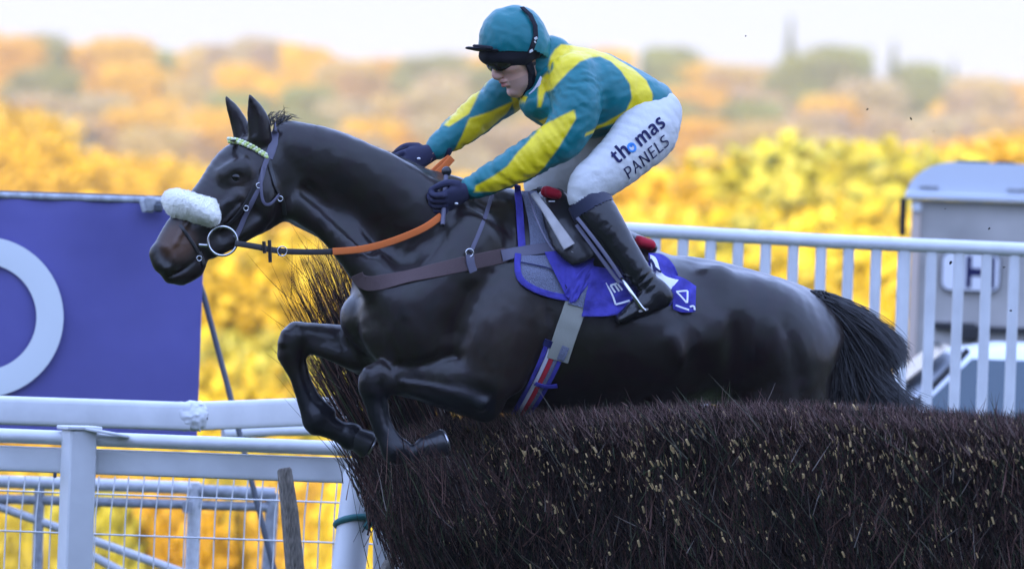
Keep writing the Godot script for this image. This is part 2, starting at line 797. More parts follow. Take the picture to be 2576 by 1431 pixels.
func horse_body(F: Field, big: bool) -> void:
	if true:
		if big:
			# trunk
			F.chain([nd(925, 800, 0, 70, 0.10), nd(965, 795, 0, 120, 0.165), nd(1030, 780, 0, 170, 0.205), nd(1130, 775, 0, 226, 0.215), nd(1250, 775, 0, 262, 0.225), nd(1340, 775, 0, 268, 0.245), nd(1430, 795, 0, 252, 0.275), nd(1530, 826, 0, 232, 0.295), nd(1640, 842, 0, 206, 0.295), nd(1740, 832, 0, 186, 0.28), nd(1850, 848, 0, 176, 0.275), nd(1940, 878, 0, 176, 0.27), nd(1990, 905, 0, 160, 0.23), nd(2012, 920, 0, 118, 0.15)], 0.02)
			# withers
			F.chain([nd(1250, 540, 0, 46, 0.05), nd(1350, 545, 0, 50, 0.06), nd(1480, 600, 0, 46, 0.07)], 0.08)
		# neck
		F.chain([nd(1150, 670, 0, 225, 0.16), nd(1065, 610, 0, 190, 0.14), nd(975, 550, 0, 152, 0.108), nd(877, 490, 0.005, 131, 0.088), nd(785, 452, 0.02, 124, 0.078), nd(712, 425, 0.03, 108, 0.07)], 0.06)
		# the long muscle under the neck, the crest above
		F.chain([nd(745, 515, 0.085, 34, 0.03), nd(830, 570, 0.095, 40, 0.035), nd(905, 650, 0.13, 48, 0.05), nd(985, 745, 0.16, 60, 0.06)], 0.045)
		F.chain([nd(720, 352, 0.05, 34, 0.03), nd(830, 385, 0.065, 44, 0.035), nd(960, 450, 0.085, 60, 0.04), nd(1090, 540, 0.11, 70, 0.05)], 0.09)
		F.chain([nd(770, 480, 0.105, 14, 0.02), nd(850, 545, 0.118, 18, 0.02), nd(930, 625, 0.15, 22, 0.022)], 0.03, true)
		# head
		F.chain([nd(677, 425, 0.03, 108, 0.075), nd(625, 473, 0.035, 117, 0.088), nd(569, 522, 0.05, 98, 0.078), nd(517, 562, 0.065, 82, 0.062), nd(472, 602, 0.08, 70, 0.052), nd(440, 643, 0.09, 60, 0.050), nd(424, 662, 0.095, 46, 0.042)], 0.03)
		if not big:
			F.chain([nd(668, 505, 0.105, 56, 0.03)], 0.03)                                                       # jowl
			F.chain([nd(640, 560, 0.085, 28, 0.03), nd(580, 602, 0.09, 24, 0.025), nd(530, 628, 0.10, 22, 0.022)], 0.02)  # jaw bar
			F.chain([nd(616, 420, 0.108, 20, 0.016), nd(588, 426, 0.110, 18, 0.018), nd(562, 442, 0.102, 16, 0.014)], 0.035)  # brow
			F.chain([nd(596, 492, 0.125, 10, 0.012), nd(548, 540, 0.12, 11, 0.012), nd(500, 575, 0.115, 9, 0.01)], 0.025)  # cheek ridge
			F.chain([nd(640, 535, 0.125, 16, 0.014), nd(600, 570, 0.13, 14, 0.012), nd(560, 592, 0.125, 14, 0.012)], 0.02, true)
			F.chain([nd(592, 446, 0.142, 16, 0.018)], 0.02, true)                                               # eye socket
			F.chain([nd(610, 437, 0.118, 5, 0.006), nd(592, 431, 0.121, 5, 0.006), nd(574, 439, 0.116, 5, 0.006)], 0.012)
			F.chain([nd(610, 452, 0.116, 5, 0.005), nd(594, 459, 0.118, 5, 0.005), nd(577, 454, 0.115, 5, 0.005)], 0.012)
			F.chain([nd(398, 636, 0.10, 24, 0.03), nd(412, 660, 0.11, 30, 0.034)], 0.02)                          # nostril wall
			F.chain([nd(430, 692, 0.095, 22, 0.034), nd(465, 682, 0.095, 26, 0.036), nd(495, 662, 0.095, 22, 0.03)], 0.02)  # lower lip and chin
			F.chain([nd(455, 692, 0.09, 24, 0.03), nd(490, 680, 0.09, 18, 0.026)], 0.02)
			F.chain([nd(402, 626, 0.15, 13, 0.024), nd(414, 642, 0.152, 19, 0.026), nd(420, 660, 0.15, 14, 0.02)], 0.012, true)                 # nostril
			F.chain([nd(425, 697, 0.15, 4, 0.03), nd(455, 684, 0.155, 5, 0.03), nd(488, 660, 0.16, 5, 0.03), nd(505, 640, 0.16, 4, 0.02)], 0.008, true)  # mouth
			F.chain([nd(575, 505, 0.135, 6, 0.006), nd(548, 528, 0.128, 6, 0.006), nd(520, 545, 0.12, 5, 0.006)], 0.008)
			F.chain([nd(600, 520, 0.132, 5, 0.006), nd(575, 548, 0.13, 6, 0.006), nd(545, 575, 0.122, 5, 0.006)], 0.008)
			F.chain([nd(470, 560, 0.125, 5, 0.006), nd(452, 590, 0.13, 5, 0.006), nd(440, 615, 0.135, 4, 0.006)], 0.01)
			# ears
			F.chain([nd(652, 348, 0.075, 30, 0.028), nd(650, 310, 0.082, 28, 0.024), nd(640, 275, 0.088, 20, 0.018), nd(627, 240, 0.09, 4, 0.004)], 0.015)
			F.chain([nd(634, 335, 0.105, 12, 0.012), nd(633, 295, 0.108, 14, 0.016), nd(628, 260, 0.10, 6, 0.01)], 0.008, true)
			F.chain([nd(612, 348, -0.03, 24, 0.026), nd(600, 308, -0.035, 21, 0.022), nd(583, 272, -0.035, 14, 0.016), nd(567, 243, -0.035, 3, 0.004)], 0.015)
		else:
			# breast
			F.chain([nd(975, 740, 0.10, 60, 0.07), nd(975, 830, 0.115, 70, 0.075), nd(1010, 900, 0.10, 50, 0.06)], 0.03)
			F.chain([nd(925, 760, -0.07, 40, 0.06), nd(928, 850, -0.08, 52, 0.07), nd(965, 905, -0.08, 46, 0.06)], 0.03)
			# shoulder
			F.chain([nd(1210, 590, 0.165, 60, 0.05), nd(1130, 690, 0.19, 66, 0.055), nd(1050, 800, 0.195, 74, 0.06), nd(1055, 870, 0.185, 70, 0.06)], 0.075)
			F.chain([nd(1330, 700, 0.215, 50, 0.04), nd(1275, 830, 0.225, 84, 0.055), nd(1235, 950, 0.205, 84, 0.055)], 0.06)
			F.chain([nd(1190, 740, 0.275, 12, 0.03), nd(1160, 850, 0.285, 16, 0.03), nd(1150, 920, 0.28, 16, 0.03)], 0.05, true)
			F.chain([nd(1352, 790, 0.33, 8, 0.012), nd(1325, 910, 0.285, 14, 0.02), nd(1292, 1030, 0.262, 16, 0.02)], 0.05, true)
			# near fore leg
			F.chain([nd(1225, 980, 0.175, 82, 0.07), nd(1150, 972, 0.175, 66, 0.062), nd(1070, 962, 0.17, 50, 0.050), nd(1000, 956, 0.165, 38, 0.038), nd(965, 957, 0.165, 38, 0.038)], 0.03)
			F.chain([nd(1180, 945, 0.20, 34, 0.03), nd(1090, 938, 0.198, 26, 0.024), nd(1005, 938, 0.185, 14, 0.014)], 0.018)
			F.chain([nd(1200, 1010, 0.20, 26, 0.028), nd(1110, 992, 0.205, 24, 0.022), nd(1025, 976, 0.195, 13, 0.014)], 0.014)
			# knee: two rows of small bones, flat in front, the pea bone behind
			F.chain([nd(958, 940, 0.165, 32, 0.040), nd(938, 952, 0.165, 34, 0.041), nd(930, 972, 0.165, 31, 0.039)], 0.012)
			F.chain([nd(922, 938, 0.18, 13, 0.020), nd(918, 962, 0.18, 13, 0.020)], 0.008)
			F.chain([nd(966, 988, 0.165, 13, 0.018)], 0.012)
			F.chain([nd(934, 985, 0.165, 28, 0.031), nd(938, 1020, 0.163, 20, 0.022), nd(953, 1070, 0.16, 18, 0.019), nd(974, 1108, 0.16, 23, 0.023), nd(990, 1130, 0.16, 34, 0.031)], 0.010)
			F.chain([nd(962, 1000, 0.165, 12, 0.014), nd(972, 1060, 0.16, 10, 0.0115), nd(994, 1104, 0.16, 13, 0.015), nd(1014, 1126, 0.16, 19, 0.02)], 0.005)
			F.chain([nd(988, 1146, 0.16, 22, 0.024)], 0.014)
			F.chain([nd(1004, 1142, 0.16, 28, 0.026), nd(1036, 1142, 0.157, 22, 0.0225), nd(1062, 1132, 0.155, 24, 0.025)], 0.010)
			F.chain([nd(1062, 1131, 0.155, 27, 0.029), nd(1072, 1128, 0.155, 30, 0.033)], 0.006)
			F.chain([nd(1215, 1015, 0.23, 20, 0.02), nd(1100, 975, 0.222, 6, 0.008), nd(1010, 962, 0.205, 5, 0.006)], 0.012)
			# far fore leg
			F.chain([nd(985, 905, -0.10, 72, 0.07), nd(915, 885, -0.115, 58, 0.055), nd(840, 862, -0.12, 46, 0.046), nd(775, 850, -0.12, 38, 0.038), nd(752, 850, -0.12, 37, 0.037)], 0.03)
			F.chain([nd(900, 905, -0.085, 30, 0.03), nd(830, 884, -0.09, 22, 0.022), nd(778, 872, -0.10, 13, 0.014)], 0.014)
			F.chain([nd(748, 840, -0.12, 33, 0.038), nd(732, 858, -0.12, 33, 0.039), nd(728, 880, -0.12, 30, 0.036)], 0.012)
			F.chain([nd(718, 842, -0.105, 14, 0.02), nd(712, 864, -0.105, 13, 0.02)], 0.008)
			F.chain([nd(764, 888, -0.12, 13, 0.018)], 0.012)
			F.chain([nd(726, 893, -0.12, 30, 0.031), nd(744, 945, -0.12, 18, 0.019), nd(764, 1000, -0.12, 19, 0.020), nd(780, 1030, -0.12, 27, 0.026), nd(795, 1052, -0.12, 39, 0.034)], 0.010)
			F.chain([nd(755, 900, -0.12, 13, 0.014), nd(772, 960, -0.12, 11, 0.012), nd(797, 1010, -0.12, 15, 0.016), nd(824, 1044, -0.12, 23, 0.023)], 0.006)
			F.chain([nd(790, 1072, -0.12, 22, 0.024)], 0.014)
			F.chain([nd(808, 1062, -0.12, 34, 0.03), nd(846, 1082, -0.12, 27, 0.026), nd(872, 1093, -0.12, 29, 0.028)], 0.010)
			F.chain([nd(874, 1094, -0.12, 33, 0.033), nd(884, 1099, -0.12, 36, 0.036)], 0.006)
			# haunch and hind legs
			for s in [1.0, -1.0]:
				var near: bool = s > 0.0
				F.chain([nd(1830, 780, 0.15 * s, 90, 0.10), nd(1930, 822, 0.15 * s, 114, 0.125), nd(1972, 920, 0.15 * s, 114, 0.125), nd(1968, 1030, 0.15 * s, 112, 0.115), nd(1950, 1130, 0.15 * s, 95, 0.09), nd(2010, 1230, 0.14 * s, 58, 0.055), nd(2085, 1300, 0.13 * s, 44, 0.036)], 0.04)
				F.chain([nd(2088, 1300, 0.13 * s, 42, 0.036), nd(2120, 1390, 0.13 * s, 30, 0.026), nd(2150, 1480, 0.13 * s, 31, 0.028), nd(2160, 1510, 0.13 * s, 34, 0.03), nd(2135, 1570, 0.13 * s, 27, 0.025)], 0.02)
				if near:
					F.chain([nd(1876, 730, 0.345, 18, 0.03), nd(1866, 810, 0.325, 30, 0.055), nd(1860, 900, 0.315, 38, 0.075), nd(1852, 1030, 0.295, 44, 0.09)], 0.035, true)
					F.chain([nd(1985, 800, 0.305, 12, 0.02), nd(2005, 910, 0.305, 14, 0.022), nd(2030, 1030, 0.29, 14, 0.022)], 0.04, true)
					F.chain([nd(1800, 708, 0.17, 36, 0.05)], 0.06)
					F.chain([nd(1690, 850, 0.285, 9, 0.015), nd(1720, 915, 0.28, 10, 0.015), nd(1750, 970, 0.265, 10, 0.015)], 0.04)
					F.chain([nd(1775, 960, 0.31, 60, 0.07)], 0.06, true)
			# dock
			F.chain([nd(1990, 760, 0, 40, 0.04), nd(2050, 775, 0, 36, 0.034), nd(2110, 830, 0, 26, 0.026)], 0.03)


var DAPPLE := FastNoiseLite.new()

func coat_paint(p: Vector3, _n: Vector3) -> Color:
	var base := Color(0.013, 0.0078, 0.0062)
	# browner muzzle, flank and behind the elbow; black legs
	var muzzle := (p - hp(446, 606, 0.13)).length()
	var tan_ := smoothstep(0.0, 0.6, 1.0 - muzzle / 0.085)
	base = base.lerp(Color(0.13, 0.058, 0.028), tan_ * 0.85)
	var dust := DAPPLE.get_noise_3dv(p) * 0.5 + 0.5
	base *= 0.7 + 0.6 * dust
	var eye := clampf(1.0 - (p - hp(606, 470, 0.12)).length() / 0.05, 0.0, 1.0)
	base = base.lerp(Color(0.05, 0.028, 0.018), eye * 0.5)
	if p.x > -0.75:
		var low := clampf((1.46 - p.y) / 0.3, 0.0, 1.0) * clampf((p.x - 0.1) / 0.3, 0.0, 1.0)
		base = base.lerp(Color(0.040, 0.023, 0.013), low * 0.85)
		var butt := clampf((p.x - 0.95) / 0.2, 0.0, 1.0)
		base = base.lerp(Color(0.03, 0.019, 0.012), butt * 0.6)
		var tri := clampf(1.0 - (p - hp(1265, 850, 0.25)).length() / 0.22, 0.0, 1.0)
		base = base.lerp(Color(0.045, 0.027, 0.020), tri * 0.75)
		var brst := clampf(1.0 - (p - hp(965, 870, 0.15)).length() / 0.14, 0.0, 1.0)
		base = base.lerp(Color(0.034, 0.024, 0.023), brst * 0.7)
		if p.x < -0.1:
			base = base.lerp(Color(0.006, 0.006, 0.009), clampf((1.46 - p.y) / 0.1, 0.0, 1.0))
	return base


func build_horse_arrays() -> void:
	DAPPLE.frequency = 7.0
	DAPPLE.fractal_octaves = 3
	HB = Field.new(Vector3(-0.86, 1.02, -0.36), Vector3(0.26, 2.34, 0.36), 0.0105)
	HC = Field.new(Vector3(0.18, 0.36, -0.42), Vector3(1.36, 2.02, 0.42), 0.012)
	HH = Field.new(Vector3(-1.30, 1.70, -0.16), Vector3(-0.66, 2.46, 0.26), 0.0058)
	var cut_at := hp(745, 455, 0.02)
	var cut_n := (hp(905, 520, 0.02) - cut_at).normalized()
	HL = room(690, 775, 1262, 1190, -0.2, 0.27, 0.0064)
	var lx := hp(905, 900, 0.0).x
	var ly := hp(1000, 905, 0.0).y
	var lx2 := hp(1258, 950, 0.2).x
	var lt := hp(800, 800, 0.0).y
	var ripple := func(p: Vector3) -> float:
		var a := DAPPLE.get_noise_3d(p.x * 3.2 + p.y * 1.5, p.y * 2.2 - p.x * 1.2, p.z * 2.0)
		return a * 0.0018 + (0.5 - absf(DAPPLE.get_noise_3d(p.x * 1.5 + 7.0, p.y * 1.1 + p.x * 0.8, p.z * 1.4))) * 0.0032
	job("fore", func():
		horse_body(HB, true)
		HB.swell(ripple)
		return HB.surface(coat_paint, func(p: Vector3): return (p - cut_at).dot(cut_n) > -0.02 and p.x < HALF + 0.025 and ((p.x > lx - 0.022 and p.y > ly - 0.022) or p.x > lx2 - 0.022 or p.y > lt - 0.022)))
	job("legs", func():
		horse_body(HL, true)
		HL.swell(ripple)
		return HL.surface(coat_paint, func(p: Vector3): return p.x < lx2 + 0.012 and p.y < lt + 0.012 and (p.x < lx + 0.006 or p.y < ly + 0.006), 4))
	job("hind", func():
		horse_body(HC, true)
		HC.swell(ripple)
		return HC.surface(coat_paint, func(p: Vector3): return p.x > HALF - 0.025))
	job("head", func():
		horse_body(HH, false)
		HH.swell(func(p: Vector3): return ripple.call(p * 2.0) * 0.35)
		return HH.surface(coat_paint, func(p: Vector3): return (p - cut_at).dot(cut_n) < 0.014))


func build_horse() -> void:
	var h := thing("horse", "dark bay racehorse leaping over the brush fence with both forelegs folded", "horse")
	h.transform = horse_t
	part("body", joined([[done.fore], [done.legs], [done.hind], [done.head]]), M.coat, h)
	var bodies := [HB, HC, HH]
	# eye
	var ball := SphereMesh.new()
	ball.radius = 0.0215
	ball.height = 0.043
	ball.radial_segments = 24
	ball.rings = 12
	part("eye", ball, M.eye, h, Transform3D(Basis(), meet([HH], 592, 446) - Vector3(0.0, 0.0, 0.0105)))
	# hooves of the folded fore legs and of the hind legs
	for hf in [[1062, 1130, 0.155, 1122, 1112], [876, 1094, -0.12, 932, 1122], [2138, 1566, 0.13, 2112, 1640], [2138, 1566, -0.13, 2112, 1640]]:
		var a := hp(hf[0], hf[1], hf[2])
		var b := hp(hf[3], hf[4], hf[2])
		var hoof := part("hoof", tube([a, a.lerp(b, 0.12), a.lerp(b, 0.82), a.lerp(b, 0.92), b], [0.031, 0.036, 0.049, 0.047, 0.030], 18), M.hoof, h)
		# light racing plate round the edge of the sole
		var ax := (b - a).normalized()
		var sx := (Vector3(0, 0, 1) - ax * ax.z).normalized()
		var plate: Array = []
		for s in 13:
			var an := -2.3 + 4.6 * s / 12.0
			plate.append(a.lerp(b, 0.97) + (sx * sin(an) + sx.cross(ax) * cos(an)) * 0.040)
		part("shoe", tube(plate, 0.0055, 6), M.plate, hoof)
	# mane: most of it lies on the far side, short hairs stand along the crest
	var hairs: Array = []
	var crest := smooth_path([Vector3(690, 322, 0), Vector3(715, 309, 0), Vector3(800, 330, 0), Vector3(900, 364, 0), Vector3(985, 394, 0), Vector3(1060, 430, 0), Vector3(1160, 476, 0)], 8)
	for i in 1900:
		var q := _along(crest, rng.randf())
		var near := rng.randf() < 0.45
		var root := hp(q.x, q.y - 2.0 + rng.randf() * 7.0, rng.randf_range(0.0, 0.03) if near else rng.randf_range(-0.04, 0.0))
		var long := rng.randf_range(0.03, 0.09)
		var d := Vector3(rng.randf_range(0.7, 1.0), rng.randf_range(-0.42, -0.05), rng.randf_range(0.05, 0.4) if near else rng.randf_range(-0.7, 0.0)).normalized()
		hairs.append([root, root + d * long * 0.4, root + d * long * 0.75 + Vector3(0.0, -long * 0.12, 0), root + d * long + Vector3(0.01, -long * 0.4, -0.005)])
	for i in 260:
		var q := _along(crest, pow(rng.randf(), 0.8))
		var root := hp(q.x, q.y + 3.0, rng.randf_range(-0.02, 0.02))
		var d := Vector3(rng.randf_range(0.5, 1.0), rng.randf_range(0.05, 0.5), rng.randf_range(-0.4, 0.3)).normalized()
		var long := rng.randf_range(0.015, 0.04)
		hairs.append([root, root + d * long * 0.6, root + d * long + Vector3(0.004, -0.006, 0)])
	for i in 46:
		var root := hp(rng.randf_range(668, 720), rng.randf_range(306, 318), rng.randf_range(-0.02, 0.05))
		var d := Vector3(rng.randf_range(-0.3, 0.9), rng.randf_range(0.2, 0.9), rng.randf_range(-0.4, 0.4)).normalized()
		var long := rng.randf_range(0.03, 0.06)
		hairs.append([root, root + d * long * 0.5, root + d * long * 0.8 + Vector3(0.012, 0.004, 0), root + d * long + Vector3(0.03, -0.008, 0)])
	for wisp in [[985, 385, 1020, 372], [965, 388, 1010, 392], [715, 300, 712, 262], [1060, 425, 1020, 400]]:
		var a := hp(wisp[0], wisp[1], 0.0)
		var b := hp(wisp[2], wisp[3], 0.01)
		hairs.append([a, a.lerp(b, 0.4) + Vector3(0, 0.006, 0), a.lerp(b, 0.7) + Vector3(0, 0.005, 0), b])
	part("mane", strands(hairs, 0.0022), M.hair, h)
	# a few long hairs on the folded knee
	# tail
	var tail := MeshInstance3D.new()
	var locks: Array = []
	var root0 := hp(2035, 752, 0.0)
	for i in 4600:
		var t := rng.randf()
		var low := rng.randf() < 0.3
		var e: Vector2
		var mid: Vector2
		if low:
			e = Vector2(2080, 1022).lerp(Vector2(2340, 1032), pow(t, 1.5)) + Vector2(rng.randf_range(-10, 14), rng.randf_range(-12, 6))
			mid = Vector2(2100, 920).lerp(Vector2(2180, 960), t) + Vector2(rng.randf_range(-35, 35), rng.randf_range(-30, 25))
		else:
			e = Vector2(2278, 905).lerp(Vector2(2100, 1012), t * t) + Vector2(rng.randf_range(-22, 8), rng.randf_range(-35, 12))
			mid = Vector2(2195, 805).lerp(Vector2(2078, 862), t) + Vector2(rng.randf_range(-26, 8), rng.randf_range(-10, 36))
		var lat := rng.randfn() * 0.05
		mid += Vector2(rng.randfn(), rng.randfn()) * 9.0
		e += Vector2(rng.randfn(), rng.randfn()) * 8.0
		var a := root0 + Vector3(rng.randf_range(-0.01, 0.05), rng.randf_range(-0.03, 0.03), lat * 0.4)
		var m := hp(mid.x, mid.y, lat)
		var z := hp(e.x, e.y, lat * 1.2)
		var out: Array = []
		for s in 8:
			var u := s / 7.0
			out.append(a.bezier_interpolate(a.lerp(m, 0.6) + Vector3(0.03, 0.035, 0), m.lerp(z, 0.45) + (Vector3(0.035, 0.02, 0) if not low else Vector3(0, -0.02, 0)), z, u))
		locks.append(out)
	for i in 60:
		var b := Vector2(2282, 885).lerp(Vector2(2240, 985), rng.randf())
		var s := hp(b.x - 60, b.y - 36, 0)
		var z := hp(b.x + rng.randf_range(-6, 10), b.y + rng.randf_range(0, 40), rng.randf_range(-0.06, 0.06))
		locks.append([s, s.lerp(z, 0.4) + Vector3(0.02, 0.02, 0), s.lerp(z, 0.8) + Vector3(0.014, 0.012, 0), z])
	part("tail", strands(locks, 0.0030), M.hair, h)
	tail.free()


# ------------------------------------------------------------------ bridle, breast girth, saddle, cloths
func tack_materials() -> void:
	mat("black_leather", Color(0.012, 0.011, 0.012), 0.32)
	mat("worn_leather", Color(0.09, 0.085, 0.13), 0.5)
	mat("steel", Color(0.62, 0.62, 0.63), 0.22).metallic = 1.0
	var m := mat("sheepskin", Color(0.88, 0.86, 0.78), 1.0, 0.1)
	m.rim_enabled = true
	m.rim = 0.6
	m = mat("rein_rubber", Color(0.62, 0.15, 0.035), 0.75, 0.3)
	grain(m, 0.2, 128, 20.0, 0.12)
	m = mat("breast_web", Color(0.17, 0.115, 0.115), 0.8, 0.3)
	grain(m, 0.2, 256, 16.0, 0.1, false, Vector3(1, 3, 1), 0.4)
	m = mat("web", Color(0.42, 0.42, 0.36), 0.9, 0.2)
	grain(m, 0.2, 256, 16.0, 0.12, false, Vector3(1, 1, 1), 0.25)
	m = mat("purple_cloth", Color(0.085, 0.075, 0.46), 0.8, 0.3)
	grain(m, 0.02, 256, 4.0, 0.5, false, Vector3(1, 1, 1), 0.3)
	m = mat("grey_pad", Color(0.24, 0.26, 0.36), 0.9, 0.2)
	grain(m, 0.1, 256, 6.0, 0.4, false, Vector3(1, 1, 1), 0.3)
	m = mat("cream_panel", Color(0.50, 0.475, 0.46), 0.6, 0.4)
	grain(m, 0.02, 256, 3.0, 0.12, false, Vector3(1, 1, 1), 0.2)
	m = mat("red_cloth", Color(0.42, 0.012, 0.03), 0.7, 0.3)
	mat("white_print", Color(0.75, 0.75, 0.78), 0.7, 0.3)
	mat("navy_print", Color(0.012, 0.014, 0.07), 0.7, 0.3)
	mat("blue_print", Color(0.06, 0.25, 0.62), 0.7, 0.3)
	mat("red_web", Color(0.5, 0.03, 0.05), 0.8, 0.3)
	mat("white_web", Color(0.62, 0.6, 0.68), 0.8, 0.3)
	mat("bead", Color(0.55, 0.66, 0.20), 0.3)
	mat("bead_pale", Color(0.72, 0.74, 0.5), 0.3)


func bridle_roll() -> Array:
	var F := room(395, 450, 570, 600, -0.07, 0.21, 0.0062)
	F.chain([nd(452, 528, -0.015, 30, 0.030), nd(438, 514, 0.045, 38, 0.036), nd(462, 516, 0.105, 42, 0.040), nd(501, 531, 0.14, 41, 0.036), nd(531, 546, 0.148, 35, 0.030)], 0.01, false, Vector3(0.75, 0.65, 0.0))
	F.chain([nd(450, 515, 0.09, 34, 0.05), nd(520, 532, 0.12, 36, 0.04)], 0.02)
	var n := FastNoiseLite.new()
	n.frequency = 70.0
	n.fractal_octaves = 3
	F.swell(func(p: Vector3): return n.get_noise_3dv(p) * 0.0055)
	return F.surface(null, null, 0)


func build_bridle() -> void:
	var b := thing("bridle", "black leather bridle with white sheepskin noseband and yellow beaded browband on the horse", "bridle")
	b.transform = horse_t
	var hd := [HH]
	var L: Material = M.black_leather
	part("headpiece", laid(hd, [[690, 318], [690, 345], [684, 372], [674, 398]], 0.030, 0.004, 0.002), M.worn_leather, b)
	part("cheek_strap", laid(hd, [[672, 396], [663, 420], [656, 450], [650, 470], [632, 510], [614, 545], [600, 580], [590, 598]], 0.017, 0.005, 0.003), M.worn_leather, b)
	part("throat_strap", laid(hd, [[674, 400], [684, 440], [692, 470], [703, 492], [712, 510], [716, 540]], 0.013, 0.004, 0.003), L, b)
	part("loose_strap", laid([HH, HB], [[660, 420], [656, 450], [657, 490], [664, 512], [678, 514], [692, 500], [700, 490]], 0.010, 0.004, 0.008), M.worn_leather, b)
	part("nose_strap", laid(hd, [[452, 566], [470, 592], [486, 616], [500, 640]], 0.012, 0.004, 0.003), L, b)
	part("chin_strap", laid(hd, [[500, 634], [508, 655], [512, 672]], 0.014, 0.005, 0.003), L, b)
	part("jaw_strap", laid(hd, [[640, 470], [618, 512], [590, 548], [563, 572]], 0.016, 0.004, 0.003), L, b)
	var roll := part("noseband", done.roll, M.sheepskin, b)
	# fleece: short curled fibres all over the roll
	var arr := (done.roll as ArrayMesh).surface_get_arrays(0)
	var tufts: Array = []
	var rv: PackedVector3Array = arr[Mesh.ARRAY_VERTEX]
	var rn: PackedVector3Array = arr[Mesh.ARRAY_NORMAL]
	for i in rv.size():
		var p := rv[i] - rn[i] * 0.002
		var s := Vector3(rng.randf_range(-1, 1), rng.randf_range(-1, 1), rng.randf_range(-1, 1)) * 0.7
		var l := rng.randf_range(0.004, 0.008)
		tufts.append([p, p + (rn[i] + s * 0.5).normalized() * l * 0.6, p + (rn[i] + s).normalized() * l])
	part("fleece", strands(tufts, 0.0016), M.sheepskin, roll).set_meta("kind", "stuff")
	# browband with its beads
	part("browband", laid(hd, [[574, 353], [598, 357], [634, 372], [668, 394]], 0.020, 0.004, 0.002), L, b)
	var path := smooth_path([Vector3(574, 352, 0), Vector3(598, 355, 0), Vector3(634, 370, 0), Vector3(668, 391, 0)], 8)
	var bead := SphereMesh.new()
	bead.radius = 0.0068
	bead.height = 0.0136
	bead.radial_segments = 10
	bead.rings = 5
	for i in 17:
		var q := _along(path, i / 16.0)
		for r in 2:
			part("bead", bead, M.bead_pale if (i + r) % 2 == 0 else M.bead, b, Transform3D(Basis(), meet(hd, q.x + r * 2, q.y - 3 + r * 7, 0.005)))
	# bit ring and mouthpiece
	var at := meet(hd, 555, 606, 0.012)
	at.z = maxf(at.z, hp(555, 606, 0.155).z)
	var face := Transform3D(Basis(Vector3(1, 0, 0), PI / 2).rotated(Vector3.UP, -0.2), at)
	var bit := part("bit_ring", ring(0.0485, 0.0045), M.steel, b, face)
	var bar := meet(hd, 516, 617, 0.006)
	part("mouthpiece", tube([bar - Vector3(0.022, 0, 0.004), bar + Vector3(0.012, 0, 0.004)], 0.007), M.steel, bit, face.affine_inverse())
	for s in [[650, 467], [618, 524], [704, 500], [500, 650]]:
		part("buckle", ring(0.0085, 0.0022), M.steel, b, Transform3D(Basis(Vector3(1, 0, 0), PI / 2), meet(hd, s[0], s[1], 0.008)))
	# reins
	var n := [Vector3(0.1, 0.1, 1).normalized()]
	var free := func(px: Array) -> Array:
		var pts: Array = []
		for q: Array in px:
			pts.append(hp(q[0], q[1], q[2]))
		return smooth_path(pts, 5)
	part("rein", strap(free.call([[590, 612, 0.166], [640, 620, 0.17], [700, 631, 0.176], [770, 634, 0.185], [838, 633, 0.195]]), n, 0.020, 0.005), L, b)
	part("rein_grip", strap(free.call([[836, 633, 0.196], [900, 628, 0.205], [960, 615, 0.215], [1020, 594, 0.222], [1070, 571, 0.222], [1108, 544, 0.20]]), n, 0.024, 0.0075), M.rein_rubber, b)
	part("far_rein_grip", strap(free.call([[1040, 425, -0.04], [1053, 455, 0.06], [1066, 485, 0.12], [1078, 508, 0.15]]), [Vector3(-0.4, 0.4, 1).normalized()], 0.026, 0.0075), M.rein_rubber, b)
	part("rein_loop", strap(free.call([[1078, 462, 0.03], [1095, 440, 0.01], [1118, 418, -0.01], [1136, 398, -0.02]]), n, 0.024, 0.0075), M.rein_rubber, b)
	part("rein_loop", strap(free.call([[1070, 452, -0.03], [1090, 428, -0.04], [1112, 408, -0.05], [1130, 394, -0.05]]), n, 0.016, 0.0075), M.rein_rubber, b)
	for s in [[662, 622, 30], [676, 632, 56], [700, 632, 22]]:
		part("rein_stop", strap([hp(s[0], s[1] - s[2] * 0.5, 0.178), hp(s[0] + 2, s[1] + s[2] * 0.5, 0.178)], n, 0.012, 0.007), L, b)
	part("rein_ring", ring(0.016, 0.0022), M.steel, b, Transform3D(Basis(Vector3(1, 0, 0), PI / 2), hp(709, 632, 0.186)))


